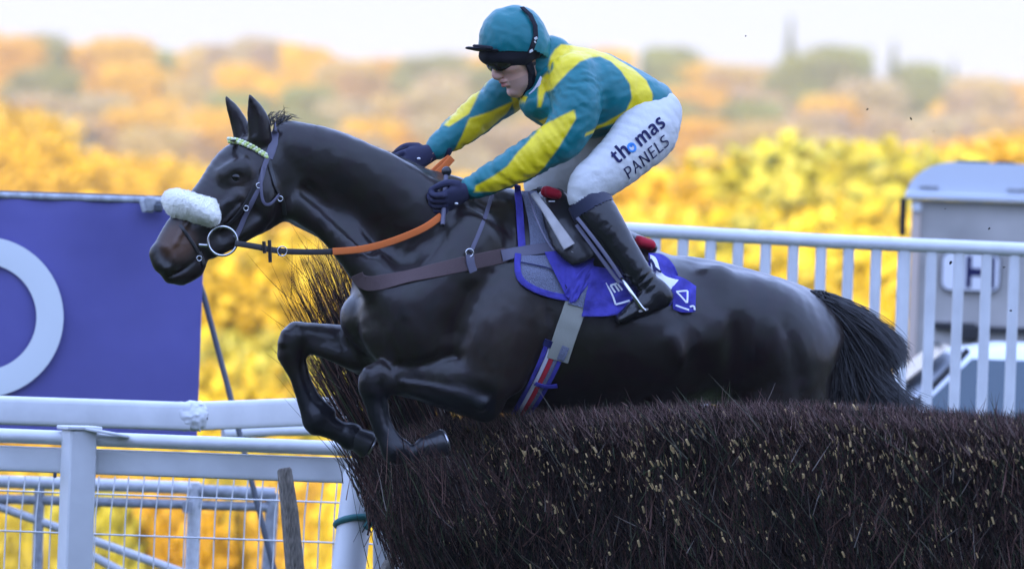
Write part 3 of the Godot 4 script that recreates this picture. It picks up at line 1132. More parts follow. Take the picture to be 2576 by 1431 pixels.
func build_saddlery() -> void:
	var hb := [HB, HC]
	# breast girth
	var g := thing("breast_girth", "brown webbing breast girth strapped across the horse's chest", "breast girth")
	g.transform = horse_t
	part("chest_band", laid(hb, [[897, 690], [908, 706], [936, 714], [1000, 702], [1090, 682], [1180, 661], [1272, 642]], 0.050, 0.006, 0.002), M.breast_web, g)
	part("billet", laid(hb, [[1262, 644], [1320, 632], [1380, 624], [1425, 620]], 0.040, 0.006, 0.007), M.worn_leather, g)
	part("neck_strap", laid(hb, [[1238, 490], [1222, 540], [1203, 590], [1184, 634]], 0.014, 0.004, 0.002), M.worn_leather, g)
	part("loop", laid(hb, [[1181, 640], [1183, 662], [1190, 684]], 0.030, 0.005, 0.009), M.worn_leather, g)
	part("ring", ring(0.013, 0.003), M.steel, g, Transform3D(Basis(Vector3(1, 0, 0), PI / 2), meet(hb, 1181, 636, 0.012)))
	# cloths
	var fold := func(u: float, v: float) -> float: return 0.008 + 0.004 * sin(v * 9.0 + u * 5.0)
	var c := thing("saddle_cloth", "purple race number cloth with white lettering under the saddle", "saddle cloth")
	c.transform = horse_t
	part("front_binding", laid(hb, [[1300, 468], [1306, 520], [1309, 570], [1313, 632]], 0.026, 0.006, 0.006), M.purple_cloth, c)
	part("front_pad", cloth(hb, [[1312, 480], [1330, 560], [1335, 636]], [[1350, 480], [1385, 560], [1400, 632]], 14, 6, func(_u, _v): return 0.008), M.grey_pad, c)
	part("hanging_pad", cloth(hb, [[1306, 640], [1360, 642], [1440, 636], [1480, 640]], [[1304, 690], [1330, 722], [1400, 746], [1446, 752]], 20, 12, func(_u, _v): return 0.009), M.grey_pad, c)
	part("pad_binding", laid(hb, [[1303, 640], [1302, 680], [1312, 706], [1340, 726], [1385, 742], [1430, 750]], 0.022, 0.006, 0.010), M.purple_cloth, c)
	part("pad_seam", laid(hb, [[1310, 660], [1350, 668], [1392, 680], [1420, 715], [1438, 748]], 0.005, 0.003, 0.014), M.navy_print, c)
	var gather := func(u: float, v: float) -> float: return 0.014 + 0.011 * absf(sin(u * 8.5 + v * 1.2)) * (0.4 + 0.6 * v)
	part("gathered_cloth", cloth(hb, [[1370, 634], [1420, 630], [1470, 634], [1496, 650]], [[1422, 740], [1434, 760], [1446, 760], [1462, 742]], 26, 16, gather), M.purple_cloth, c)
	part("gathered_side", cloth(hb, [[1488, 640], [1494, 670], [1492, 700]], [[1420, 736], [1432, 752], [1446, 762]], 14, 10, gather), M.purple_cloth, c)
	var drape := func(u: float, v: float) -> float: return 0.014 + 0.009 * absf(sin(v * 7.0 + u * 2.5)) * (0.3 + v) + 0.005 * sin(u * 14.0 + v * 3.0)
	part("number_cloth", cloth(hb, [[1490, 668], [1540, 676], [1600, 672], [1650, 650]], [[1464, 796], [1530, 795], [1590, 784], [1650, 768]], 30, 20, drape), M.purple_cloth, c)
	var drape2 := func(u: float, v: float) -> float: return 0.012 + 0.009 * sin(v * 9.0 + u * 3.0)
	part("rear_flap", cloth(hb, [[1632, 636], [1668, 640], [1694, 664], [1706, 690]], [[1640, 740], [1664, 762], [1688, 768], [1700, 740]], 20, 16, drape2), M.purple_cloth, c)
	part("rear_corner", cloth(hb, [[1690, 690], [1722, 700], [1752, 720]], [[1694, 778], [1718, 786], [1750, 784]], 14, 12, func(u, v): return 0.014 + 0.012 * sin(u * 5.0 + v * 4.0)), M.purple_cloth, c)
	part("white_patch", cloth(hb, [[1636, 640], [1652, 650], [1668, 690], [1708, 704]], [[1640, 690], [1660, 716], [1684, 732], [1690, 726]], 14, 10, func(u, v): return 0.024 + 0.004 * sin(u * 7.0 + v * 3.0)), M.white_print, c)
	for q in [[[1636, 652], [1644, 664], [1648, 684]], [[1646, 672], [1658, 682], [1664, 684]]]:
		part("mark", laid(hb, q, 0.011, 0.002, 0.030), M.navy_print, c)
	# the white frame and letters of the number cloth
	for q in [[[1524, 712], [1540, 740], [1549, 766]], [[1549, 766], [1565, 762], [1584, 756]], [[1536, 718], [1548, 736]], [[1545, 714], [1558, 733]], [[1553, 713], [1566, 730]], [[1536, 718], [1553, 713]], [[1702, 734], [1722, 732], [1730, 732]], [[1730, 732], [1730, 748], [1729, 762]], [[1702, 734], [1716, 748], [1728, 762]], [[1700, 768], [1716, 774], [1734, 780]], [[1736, 772], [1746, 770], [1748, 780]]]:
		part("letter", laid(hb, q, 0.0065, 0.002, 0.029), M.white_print, c)
	# girth
	var gi := thing("girth", "pale webbing girth with striped purple, white and red elastic under the horse's belly", "girth")
	gi.transform = horse_t
	part("buckle_guard", laid(hb, [[1462, 716], [1456, 745], [1450, 770]], 0.060, 0.006, 0.010), M.grey_pad, gi)
	part("web", laid(hb, [[1450, 764], [1436, 805], [1420, 850], [1402, 905]], 0.076, 0.007, 0.006), M.web, gi)
	part("tongue", laid(hb, [[1424, 872], [1416, 890], [1410, 906]], 0.026, 0.003, 0.013), M.grey_pad, gi)
	part("web_end", laid(hb, [[1384, 856], [1376, 872]], 0.040, 0.006, 0.006), M.navy_print, gi)
	var stripe := [["purple_cloth", 0.018], ["white_web", 0.014], ["red_web", 0.016], ["grey_pad", 0.013], ["purple_cloth", 0.014]]
	var ox := -30.0
	for s: Array in stripe:
		var w: float = s[1] * 742.0
		ox += w * 0.5
		var nx := ox
		part("elastic_stripe", laid(hb, [[1400 + nx, 868 + nx * 0.35], [1384 + nx, 910 + nx * 0.3], [1362 + nx, 955 + nx * 0.25], [1338 + nx * 0.95, 1000 + nx * 0.2], [1312 + nx * 0.85, 1042 + nx * 0.1]], s[1], 0.005, 0.005), M[s[0]], gi)
		ox += w * 0.5
	part("keeper", laid(hb, [[1346, 964], [1372, 972], [1402, 970]], 0.016, 0.004, 0.012), M.purple_cloth, gi)


func saddle_arrays() -> Array:
	var F := room(1330, 440, 1690, 700, -0.30, 0.30, 0.0085)
	F.chain([nd(1385, 500, 0, 30, 0.085), nd(1450, 545, 0, 26, 0.10), nd(1540, 590, 0, 26, 0.13), nd(1625, 622, 0, 22, 0.11)], 0.02)
	for s in [1.0, -1.0]:
		F.chain([nd(1392, 500, 0.09 * s, 34, 0.03), nd(1420, 560, 0.19 * s, 52, 0.025), nd(1450, 610, 0.245 * s, 58, 0.018), nd(1470, 650, 0.265 * s, 40, 0.014)], 0.03)
	return F.surface()


func build_saddle() -> void:
	var hb := [HB, HC]
	var s := thing("saddle", "small black race saddle with red pads and cream panels under the jockey", "saddle")
	s.transform = horse_t
	part("seat_and_flaps", done.saddle, M.black_leather, s)
	part("panel_edge", strap(smooth_path([hp(1342, 490, 0.17), hp(1372, 530, 0.22), hp(1405, 580, 0.26), hp(1432, 622, 0.285)], 5), [Vector3(-0.1, 0.25, 1).normalized()], [0.02, 0.021, 0.022, 0.023, 0.024, 0.026, 0.028, 0.030, 0.032, 0.034, 0.036, 0.038, 0.04, 0.042, 0.044, 0.044], 0.012), M.cream_panel, s)
	part("panel_end", cloth([HB, HC], [[1416, 588], [1440, 588], [1458, 600]], [[1438, 634], [1450, 636], [1460, 632]], 8, 8, func(_u, _v): return 0.055), M.cream_panel, s)
	part("flap_piping", strap(smooth_path([hp(1330, 486, 0.14), hp(1345, 540, 0.22), hp(1372, 600, 0.27), hp(1392, 630, 0.285)], 5), [Vector3(-0.2, 0.2, 1).normalized()], 0.007, 0.005), M.worn_leather, s)
	for r in [[1386, 484, 0.13, 27, 15, 0.028], [1618, 611, 0.10, 30, 17, 0.05]]:
		var F := room(r[0] - 50, r[1] - 40, r[0] + 50, r[1] + 40, r[2] - 0.09, r[2] + 0.09, 0.006)
		F.chain([nd(r[0] - r[3] * 0.4, r[1] - 2, r[2], r[4], r[5]), nd(r[0] + r[3] * 0.5, r[1] + 5, r[2], r[4] * 0.9, r[5])], 0.01)
		part("red_pad", Field.solid(F.surface()), M.red_cloth, s)
	# the stirrup: two leathers and the iron
	for q in [[[1452, 548, 0.30], [1490, 596, 0.33], [1530, 650, 0.345], [1562, 698, 0.35]], [[1450, 566, 0.29], [1484, 612, 0.32], [1522, 664, 0.335], [1558, 712, 0.345]]]:
		part("stirrup_leather", strap(smooth_path([hp(q[0][0], q[0][1], q[0][2]), hp(q[1][0], q[1][1], q[1][2]), hp(q[2][0], q[2][1], q[2][2]), hp(q[3][0], q[3][1], q[3][2])], 4), [Vector3(0, 0.2, 1).normalized()], 0.013, 0.004), M.worn_leather, s)
	var iron: Array = []
	for q in [[1612, 786, 0.24], [1590, 752, 0.25], [1566, 712, 0.29], [1566, 704, 0.33], [1590, 738, 0.372], [1612, 770, 0.376], [1622, 781, 0.372]]:
		iron.append(hp(q[0], q[1], q[2]))
	part("stirrup_iron", tube(smooth_path(iron, 5), 0.0068), M.steel, s)
	part("stirrup_tread", strap([hp(1610, 787, 0.235), hp(1620, 783, 0.375)], [Vector3(-0.3, 1, 0).normalized()], 0.034, 0.008), M.steel, s)
	part("badge", laid([HB], [[1380, 507], [1396, 507]], 0.004, 0.002, 0.06), M.white_print, s)


# ------------------------------------------------------------------ the jockey
var HEAD_T: Transform3D     # head axes (x forward, y up, z to his far side) in the horse's axes
var FB: Field               # breeches
var FJ: Field               # jacket

func jockey_materials() -> void:
	var m := mat("silk", Color(1, 1, 1), 0.36, 0.42)
	m.vertex_color_use_as_albedo = true
	grain(m, 0.3, 256, 14.0, 0.05)
	m.rim_enabled = true
	m.rim = 0.02
	m = mat("breeches", Color(0.57, 0.575, 0.56), 0.7, 0.4)
	grain(m, 0.02, 256, 3.0, 0.35)
	m = mat("skin", Color(1, 1, 1), 0.5, 0.4)
	m.vertex_color_use_as_albedo = true
	m.subsurf_scatter_enabled = true
	m.subsurf_scatter_strength = 0.15
	grain(m, 0.2, 256, 12.0, 0.02)
	m = mat("glove", Color(0.020, 0.021, 0.055), 0.7, 0.4)
	grain(m, 0.2, 256, 14.0, 0.1)
	m = mat("boot", Color(0.008, 0.008, 0.009), 0.2, 0.5)
	grain(m, 0.02, 256, 3.0, 0.15)
	mat("boot_top", Color(0.016, 0.020, 0.05), 0.45, 0.5)
	mat("goggle", Color(0.012, 0.010, 0.004), 0.05, 0.5)
	mat("dark_cloth", Color(0.012, 0.012, 0.018), 0.8, 0.3)
	mat("sole", Color(0.03, 0.03, 0.032), 0.6, 0.4)


func head_place() -> void:
	var f := Vector3(-cos(deg_to_rad(27.0)) * cos(deg_to_rad(9.0)), -sin(deg_to_rad(27.0)), sin(deg_to_rad(9.0))).normalized()
	var u := (Vector3(0, 1, 0) - f * f.y).normalized()
	HEAD_T = Transform3D(Basis(f, u, f.cross(u)), hp(1303, 131, 0.0))


func torso_nodes(k: float) -> Array:
	return [nd(1388, 172, 0, 62 * k, 0.085 * k), nd(1425, 207, 0, 92 * k, 0.165 * k), nd(1490, 230, 0, 102 * k, 0.185 * k), nd(1560, 252, 0, 90 * k, 0.17 * k), nd(1600, 260, 0, 78 * k, 0.165 * k), nd(1636, 260, 0, 58 * k, 0.15 * k)]


func arm_nodes(near: bool, k: float) -> Array:
	if near:
		return [nd(1440, 196, 0.135, 62 * k), nd(1450, 270, 0.19, 62 * k), nd(1418, 345, 0.21, 56 * k), nd(1370, 374, 0.20, 50 * k), nd(1300, 416, 0.185, 45 * k), nd(1235, 449, 0.17, 37 * k), nd(1190, 470, 0.16, 30 * k)]
	return [nd(1345, 185, -0.135, 60 * k), nd(1285, 226, -0.18, 54 * k), nd(1225, 272, -0.185, 47 * k), nd(1185, 305, -0.17, 44 * k), nd(1140, 340, -0.145, 38 * k), nd(1096, 374, -0.12, 27 * k)]


func leg_nodes(near: bool, k: float) -> Array:
	if near:
		return [nd(1642, 292, 0.075, 70 * k, 0.095 * k), nd(1628, 330, 0.13, 80 * k, 0.095 * k), nd(1578, 384, 0.19, 70 * k, 0.082 * k), nd(1522, 434, 0.235, 60 * k, 0.07 * k), nd(1484, 466, 0.25, 54 * k, 0.064 * k), nd(1478, 498, 0.25, 50 * k, 0.06 * k)]
	return [nd(1640, 290, -0.075, 68 * k, 0.095 * k), nd(1560, 330, -0.13, 70 * k, 0.10 * k), nd(1470, 385, -0.19, 66 * k, 0.085 * k), nd(1395, 440, -0.235, 58 * k, 0.07 * k), nd(1365, 470, -0.25, 50 * k, 0.062 * k)]


func jockey_arrays() -> void:
	head_place()
	job("jacket", func():
		FJ = room(1060, 84, 1690, 515, -0.27, 0.29, 0.0056)
		FJ.chain(torso_nodes(1.0), 0.02)
		FJ.chain([nd(1350, 260, 0.02, 40, 0.10), nd(1420, 300, 0.02, 40, 0.13), nd(1480, 310, 0.0, 32, 0.13)], 0.05)
		FJ.chain(arm_nodes(true, 1.0), 0.035)
		FJ.chain(arm_nodes(false, 1.0), 0.035)
		FJ.chain([nd(1352, 150, 0, 46, 0.062), nd(1385, 150, 0, 62, 0.075)], 0.02)
		var n := FastNoiseLite.new()
		n.frequency = 9.0
		n.fractal_octaves = 3
		var n2 := FastNoiseLite.new()
		n2.seed = 4
		n2.frequency = 24.0
		n2.fractal_octaves = 2
		var el := hp(1400, 365, 0.2)
		var sh := hp(1455, 235, 0.2)
		var cuff := hp(1215, 455, 0.12)
		FJ.swell(func(p: Vector3):
			# folds run across the sleeves and fan from elbow and shoulder
			var along := (p - cuff).dot((el - cuff).normalized())
			var near_arm := clampf((p.z - 0.07) * 14.0, 0.0, 1.0) * clampf((el.x + 0.05 - p.x) * 14.0, 0.0, 1.0)
			var far_arm := clampf((-0.08 - p.z) * 14.0, 0.0, 1.0) * clampf((-0.02 - p.x) * 14.0, 0.0, 1.0)
			var w := n.get_noise_3d(p.x * 0.6 + p.y * 0.5, p.y * 1.3 - p.x * 0.6, p.z * 0.8)
			var s := 0.5 - 1.7 * absf(n2.get_noise_3d(along * 0.8 + p.y * 0.25, p.y * 0.3 + p.z * 0.35, 3.0))
			var crease := 0.5 - 1.7 * absf(n.get_noise_3d(p.x * 0.7 + p.y * 0.9, p.y * 1.1 - p.x * 0.7, p.z * 0.6 + 5.0))
			var pl := clampf(1.0 - (p - sh).length() / 0.12, 0.0, 1.0)
			return w * 0.004 * (1.0 - 0.4 * near_arm) + crease * 0.0045 * (1.0 - 0.6 * near_arm) + s * 0.0075 * maxf(near_arm, far_arm) + pl * 0.0035 * sin(p.y * 170.0 + p.x * 60.0 + 6.0 * n.get_noise_3dv(p * 1.5)) * clampf((p.z - 0.1) * 10.0, 0.0, 1.0))
		return FJ.surface(silk_paint, null, 2))
	job("breeches", func():
		FB = room(1300, 190, 1730, 540, -0.33, 0.33, 0.0074)
		FB.chain([nd(1610, 272, 0, 50, 0.13), nd(1645, 284, 0, 58, 0.145)], 0.02)
		FB.chain(leg_nodes(true, 1.0), 0.04)
		FB.chain(leg_nodes(false, 1.0), 0.04)
		var n := FastNoiseLite.new()
		n.frequency = 12.0
		n.fractal_octaves = 3
		var dir := (hp(1600, 340, 0.2) - hp(1490, 460, 0.25)).normalized()
		FB.swell(func(p: Vector3):
			var a := p.dot(dir)
			return (0.4 - 1.6 * absf(n.get_noise_3d(a * 1.3, p.y * 0.5 + a * 0.4, p.z * 0.5))) * 0.0036 + n.get_noise_3d(p.x * 0.5, p.y * 0.5, 2.0) * 0.003 + n.get_noise_3d(p.x * 3.0 + 9.0, p.y * 3.0, p.z * 3.0) * 0.0015)
		return FB.surface(null, null, 2))
	job("person", func():
		var F := room(1030, 60, 1720, 820, -0.35, 0.36, 0.017)
		F.chain(torso_nodes(0.78), 0.03)
		F.chain([nd(1632, 280, 0, 60, 0.13)], 0.03)
		for s in [true, false]:
			F.chain(arm_nodes(s, 0.66), 0.03)
			F.chain(leg_nodes(s, 0.72), 0.03)
		F.chain([nd(1484, 505, 0.25, 30), nd(1530, 588, 0.276, 28), nd(1588, 665, 0.30, 22), nd(1638, 735, 0.312, 17), nd(1600, 772, 0.318, 13)], 0.02)
		F.chain([nd(1365, 470, -0.25, 34), nd(1430, 570, -0.29, 34), nd(1520, 690, -0.31, 26), nd(1490, 750, -0.31, 20)], 0.02)
		F.chain([nd(1190, 470, 0.16, 18), nd(1155, 492, 0.165, 20, 0.018)], 0.02)
		F.chain([nd(1096, 374, -0.12, 20), nd(1070, 398, -0.10, 22, 0.02)], 0.02)
		F.chain([nd(1388, 178, 0, 40), nd(1345, 165, 0, 40), nd(1310, 140, 0, 52)], 0.03)
		return F.surface(func(_p, _n): return Color(0.42, 0.22, 0.16)))
	job("face", func():
		var F := Field.new(Vector3(-0.13, -0.20, -0.105), Vector3(0.15, 0.15, 0.105), 0.0033)
		F.chain([[Vector3(-0.045, 0.025, 0), 0.088, 0.072], [Vector3(0.02, 0.03, 0), 0.088, 0.070]], 0.02)
		F.chain([[Vector3(0.03, 0.02, 0), 0.056, 0.066], [Vector3(0.036, -0.04, 0), 0.053, 0.059], [Vector3(0.046, -0.085, 0), 0.040, 0.046], [Vector3(0.056, -0.108, 0), 0.026, 0.027]], 0.03)
		for s in [1.0, -1.0]:
			F.chain([[Vector3(-0.02, -0.055, 0.052 * s), 0.018, 0.014], [Vector3(0.015, -0.092, 0.042 * s), 0.016, 0.014], [Vector3(0.058, -0.116, 0.012 * s), 0.014, 0.014]], 0.03)
			F.chain([[Vector3(0.068, -0.022, 0.040 * s), 0.016, 0.018], [Vector3(0.045, -0.024, 0.056 * s), 0.014, 0.012]], 0.025)
			F.chain([[Vector3(0.086, 0.020, 0.012 * s), 0.010, 0.012], [Vector3(0.076, 0.022, 0.045 * s), 0.009, 0.012]], 0.015)
			F.chain([[Vector3(0.093, -0.004, 0.030 * s), 0.011, 0.013]], 0.012, true)
			F.chain([[Vector3(0.084, -0.004, 0.030 * s), 0.011, 0.012]], 0.006)
			F.chain([[Vector3(0.097, -0.043, 0.0115 * s), 0.0085, 0.0075]], 0.008)
			F.chain([[Vector3(0.103, -0.0515, 0.0065 * s), 0.0038, 0.004]], 0.003, true)
			# ear: rim and lobe round a hollow
			F.chain([[Vector3(-0.012, -0.022, 0.070 * s), 0.010, 0.007], [Vector3(-0.020, 0.004, 0.076 * s), 0.016, 0.008], [Vector3(-0.024, 0.024, 0.077 * s), 0.012, 0.007]], 0.006)
			F.chain([[Vector3(-0.013, -0.004, 0.084 * s), 0.006, 0.006], [Vector3(-0.018, 0.012, 0.086 * s), 0.007, 0.006]], 0.004, true)
		F.chain([[Vector3(0.088, 0.010, 0), 0.010, 0.009], [Vector3(0.100, -0.018, 0), 0.012, 0.0105], [Vector3(0.109, -0.036, 0), 0.0125, 0.0125], [Vector3(0.106, -0.046, 0), 0.009, 0.010]], 0.012)
		F.chain([[Vector3(0.090, -0.066, 0.018), 0.006, 0.006], [Vector3(0.098, -0.0645, 0), 0.0075, 0.008], [Vector3(0.090, -0.066, -0.018), 0.006, 0.006]], 0.008, false, Vector3(0, 1, 0))
		F.chain([[Vector3(0.087, -0.080, 0.015), 0.007, 0.007], [Vector3(0.095, -0.081, 0), 0.0085, 0.008], [Vector3(0.087, -0.080, -0.015), 0.007, 0.007]], 0.008, false, Vector3(0, 1, 0))
		F.chain([[Vector3(0.092, -0.0725, 0.022), 0.003, 0.0022], [Vector3(0.106, -0.0725, 0), 0.004, 0.0028], [Vector3(0.092, -0.0725, -0.022), 0.003, 0.0022]], 0.004, true, Vector3(0, 1, 0))
		F.chain([[Vector3(0.078, -0.112, 0), 0.013, 0.016]], 0.015)
		F.chain([[Vector3(0.091, -0.093, 0), 0.005, 0.012]], 0.012, true)
		F.chain([[Vector3(-0.03, -0.06, 0), 0.050, 0.048], [Vector3(-0.05, -0.13, 0), 0.052, 0.050], [Vector3(-0.085, -0.19, 0), 0.058, 0.058]], 0.03)
		return F.surface(face_paint, null, 2))
	for s in [true, false]:
		job("glove_near" if s else "glove_far", func(): return glove(s))
	job("boot", func():
		var F := room(1415, 470, 1710, 830, 0.19, 0.39, 0.0062)
		F.chain([nd(1484, 512, 0.25, 55, 0.060), nd(1512, 560, 0.27, 54, 0.060), nd(1550, 615, 0.285, 47, 0.052), nd(1588, 665, 0.30, 38, 0.044), nd(1618, 703, 0.31, 33, 0.038), nd(1640, 728, 0.312, 33, 0.036)], 0.015)
		F.chain([nd(1664, 738, 0.312, 28, 0.034), nd(1640, 752, 0.315, 33, 0.037), nd(1610, 770, 0.318, 26, 0.040), nd(1580, 792, 0.32, 19, 0.040), nd(1560, 804, 0.322, 13, 0.030)], 0.02)
		F.chain([nd(1668, 760, 0.312, 14, 0.030), nd(1676, 748, 0.312, 18, 0.028)], 0.02)
		var n := FastNoiseLite.new()
		n.frequency = 14.0
		var ank := hp(1622, 706, 0.32)
		var ax := (hp(1640, 728, 0.3) - hp(1512, 560, 0.3)).normalized()
		F.swell(func(p: Vector3):
			var t := (p - ank).dot(ax)
			return 0.004 * sin(t * 260.0 + p.z * 40.0) * clampf(1.0 - absf(t + 0.005) / 0.05, 0.0, 1.0) + n.get_noise_3dv(p) * 0.002)
		return F.surface())
	job("far_boot", func():
		var F := room(1310, 420, 1590, 800, -0.38, -0.2, 0.012)
		F.chain([nd(1372, 480, -0.25, 52), nd(1430, 570, -0.29, 48), nd(1520, 690, -0.31, 33), nd(1540, 715, -0.31, 32), nd(1480, 760, -0.32, 18, 0.035)], 0.015)
		return F.surface())
	job("cap", func():
		var F := room(1185, 5, 1395, 185, -0.13, 0.13, 0.0052)
		F.chain([nd(1284, 108, 0, 92, 0.108), nd(1300, 106, 0, 93, 0.108)], 0.02)
		F.chain([nd(1335, 128, 0, 50, 0.095), nd(1352, 140, 0, 34, 0.08)], 0.04)
		var n := FastNoiseLite.new()
		n.frequency = 16.0
		n.fractal_octaves = 3
		F.swell(func(p: Vector3): return n.get_noise_3d(p.x, p.y * 0.6, p.z) * 0.003 + (0.3 - 1.4 * absf(n.get_noise_3d(p.x * 0.5, p.y * 1.1 + p.x * 0.4, p.z * 0.5 + 3.0))) * 0.0035)
		var a := hp(1200, 131, 0)
		var b := hp(1330, 132, 0)
		var c := hp(1385, 158, 0)
		return F.surface(func(_p, _n): return Color(0.002, 0.150, 0.168), func(p: Vector3): return p.y > (lerpf(a.y, b.y, clampf((p.x - a.x) / (b.x - a.x), 0, 1)) if p.x < b.x else lerpf(b.y, c.y, (p.x - b.x) / (c.x - b.x)))))
	job("shell", func():
		var F := room(1190, 10, 1395, 190, -0.13, 0.13, 0.0058)
		F.chain([nd(1286, 108, 0, 86, 0.102), nd(1300, 108, 0, 86, 0.102)], 0.02)
		F.chain([nd(1226, 140, 0, 20, 0.062), nd(1262, 146, 0, 18, 0.086), nd(1310, 142, 0, 15, 0.094)], 0.02)
		F.chain([nd(1295, 186, 0.0, 62, 0.076)], 0.01, true)
		F.chain([nd(1330, 166, 0.0, 34, 0.078)], 0.01, true)
		return F.surface())


func face_paint(p: Vector3, _n: Vector3) -> Color:
	var c := Color(0.64, 0.37, 0.29)
	var cheek := clampf(1.0 - (Vector3(p.x, p.y, absf(p.z)) - Vector3(0.07, -0.035, 0.045)).length() / 0.035, 0, 1)
	c = c.lerp(Color(0.70, 0.32, 0.27), cheek * 0.6)
	var lip := clampf(1.0 - (p - Vector3(0.097, -0.073, 0)).length() / 0.022, 0, 1)
	if absf(p.y + 0.073) < 0.013 and p.x > 0.086:
		c = c.lerp(Color(0.36, 0.11, 0.10), clampf(lip * 1.6, 0, 1))
	var nose := clampf(1.0 - (p - Vector3(0.117, -0.04, 0)).length() / 0.02, 0, 1)
	c = c.lerp(Color(0.68, 0.33, 0.28), nose * 0.5)
	# cropped dark hair round the ear and a shaved jaw
	if p.x < 0.0 and p.y > -0.055 and absf(p.z) < 0.074:
		c = Color(0.045, 0.032, 0.028)
	elif p.y < -0.07 and p.x < 0.09:
		c = c.lerp(Color(0.30, 0.20, 0.17), 0.4)
	if p.y < -0.125 and p.x < 0.03:
		c = Color(0.012, 0.012, 0.018)
	return c


var silk_polys := {}

func silk_polygons() -> void:
	var on := func(px: Array, lat: float) -> PackedVector2Array:
		return outline(px.map(func(q): return [973.0 + q[0] * 0.4219, q[1] * 0.4219]), lat)
	silk_polys.yoke = on.call([[1080, 262], [1210, 268], [1330, 315], [1290, 335], [1210, 345], [1130, 368], [1060, 425], [1000, 490], [955, 560], [932, 640], [914, 640], [918, 570], [945, 490], [985, 410], [1005, 340], [1040, 290]], 0.15)
	silk_polys.back = on.call([[1210, 262], [1330, 300], [1500, 405], [1562, 480], [1584, 570], [1572, 645], [1480, 690], [1250, 775], [1130, 812], [1130, 795], [1300, 735], [1420, 660], [1452, 590], [1442, 500], [1400, 425], [1350, 365], [1290, 335], [1230, 300]], 0.15)
	silk_polys.sleeve = on.call([[1072, 655], [1080, 705], [1030, 790], [965, 900], [905, 1000], [860, 1050], [760, 1095], [640, 1142], [510, 1145], [515, 1108], [620, 1045], [690, 990], [760, 900], [830, 830], [900, 755], [1000, 690]], 0.17)
	silk_polys.far = on.call([[745, 600], [705, 680], [600, 775], [490, 845], [390, 915], [378, 900], [430, 790], [470, 705], [600, 665]], -0.16)
	silk_polys.far_edge = on.call([[620, 440], [622, 475], [540, 570], [470, 680], [350, 755], [330, 745], [420, 650], [520, 540]], -0.16)
	silk_polys.front = on.call([[790, 560], [830, 590], [900, 690], [890, 725], [840, 690], [800, 620]], 0.0)


# how far inside an outline a place lies, negative outside; soft over a few millimetres
func within(q: Vector2, poly: PackedVector2Array) -> float:
	var best := 1.0
	for i in poly.size():
		best = minf(best, q.distance_to(Geometry2D.get_closest_point_to_segment(q, poly[i], poly[(i + 1) % poly.size()])))
		if best < 0.0005:
			break
	return smoothstep(-0.0035, 0.0035, best if Geometry2D.is_point_in_polygon(q, poly) else -best)


func silk_paint(p: Vector3, _n: Vector3) -> Color:
	var teal := Color(0.002, 0.150, 0.165)
	var yellow := Color(0.78, 0.60, 0.008)
	var q := Vector2(p.x, p.y)
	var y := 0.0
	if p.z > 0.055 and p.x < 0.24:
		y = maxf(y, within(q, silk_polys.sleeve))
	if p.z < -0.06 and p.x < 0.05:
		y = maxf(y, maxf(within(q, silk_polys.far), within(q, silk_polys.far_edge)))
	if p.x > -0.02 and p.y > 2.05:
		y = maxf(y, maxf(within(q, silk_polys.yoke), within(q, silk_polys.back)))
		if p.z < 0.06:
			y = maxf(y, within(q, silk_polys.front))
	return teal.lerp(yellow, y)


# a gloved fist round the rein: palm, four curled fingers and a thumb, index finger uppermost
func glove(near: bool) -> Array:
	var F := Field.new(Vector3(-0.09, -0.09, -0.075), Vector3(0.135, 0.075, 0.085), 0.0042)
	F.chain([[Vector3(-0.075, 0.002, 0), 0.030, 0.033], [Vector3(-0.03, 0.0, 0), 0.025, 0.029], [Vector3(0.0, 0.0, 0), 0.024, 0.035], [Vector3(0.045, 0.0, 0), 0.020, 0.043], [Vector3(0.078, -0.004, 0), 0.016, 0.043]], 0.012)
	var lens_ := [0.040, 0.046, 0.043, 0.034]
	for i in 4:
		var z := 0.032 - i * 0.0212
		var l: float = lens_[i]
		var k := Vector3(0.080, 0.004, z)
		var a := k + Vector3(l * 0.62, -l * 0.62, 0)
		var b := a + Vector3(-l * 0.28, -l * 0.68, 0)
		var c := b + Vector3(-l * 0.55, l * 0.05, 0)
		F.chain([[k, 0.0125, 0.0112], [a, 0.0112, 0.0105], [b, 0.0102, 0.0098], [c, 0.0088, 0.0085]], 0.004, false, Vector3(0, 0, 1), 3)
	F.chain([[Vector3(0.012, -0.008, 0.036), 0.016, 0.015], [Vector3(0.044, -0.020, 0.052), 0.0135, 0.0125], [Vector3(0.074, -0.030, 0.050), 0.0115, 0.011], [Vector3(0.092, -0.042, 0.040), 0.0095, 0.0095]], 0.008)
	return F.surface(null, null, 2)


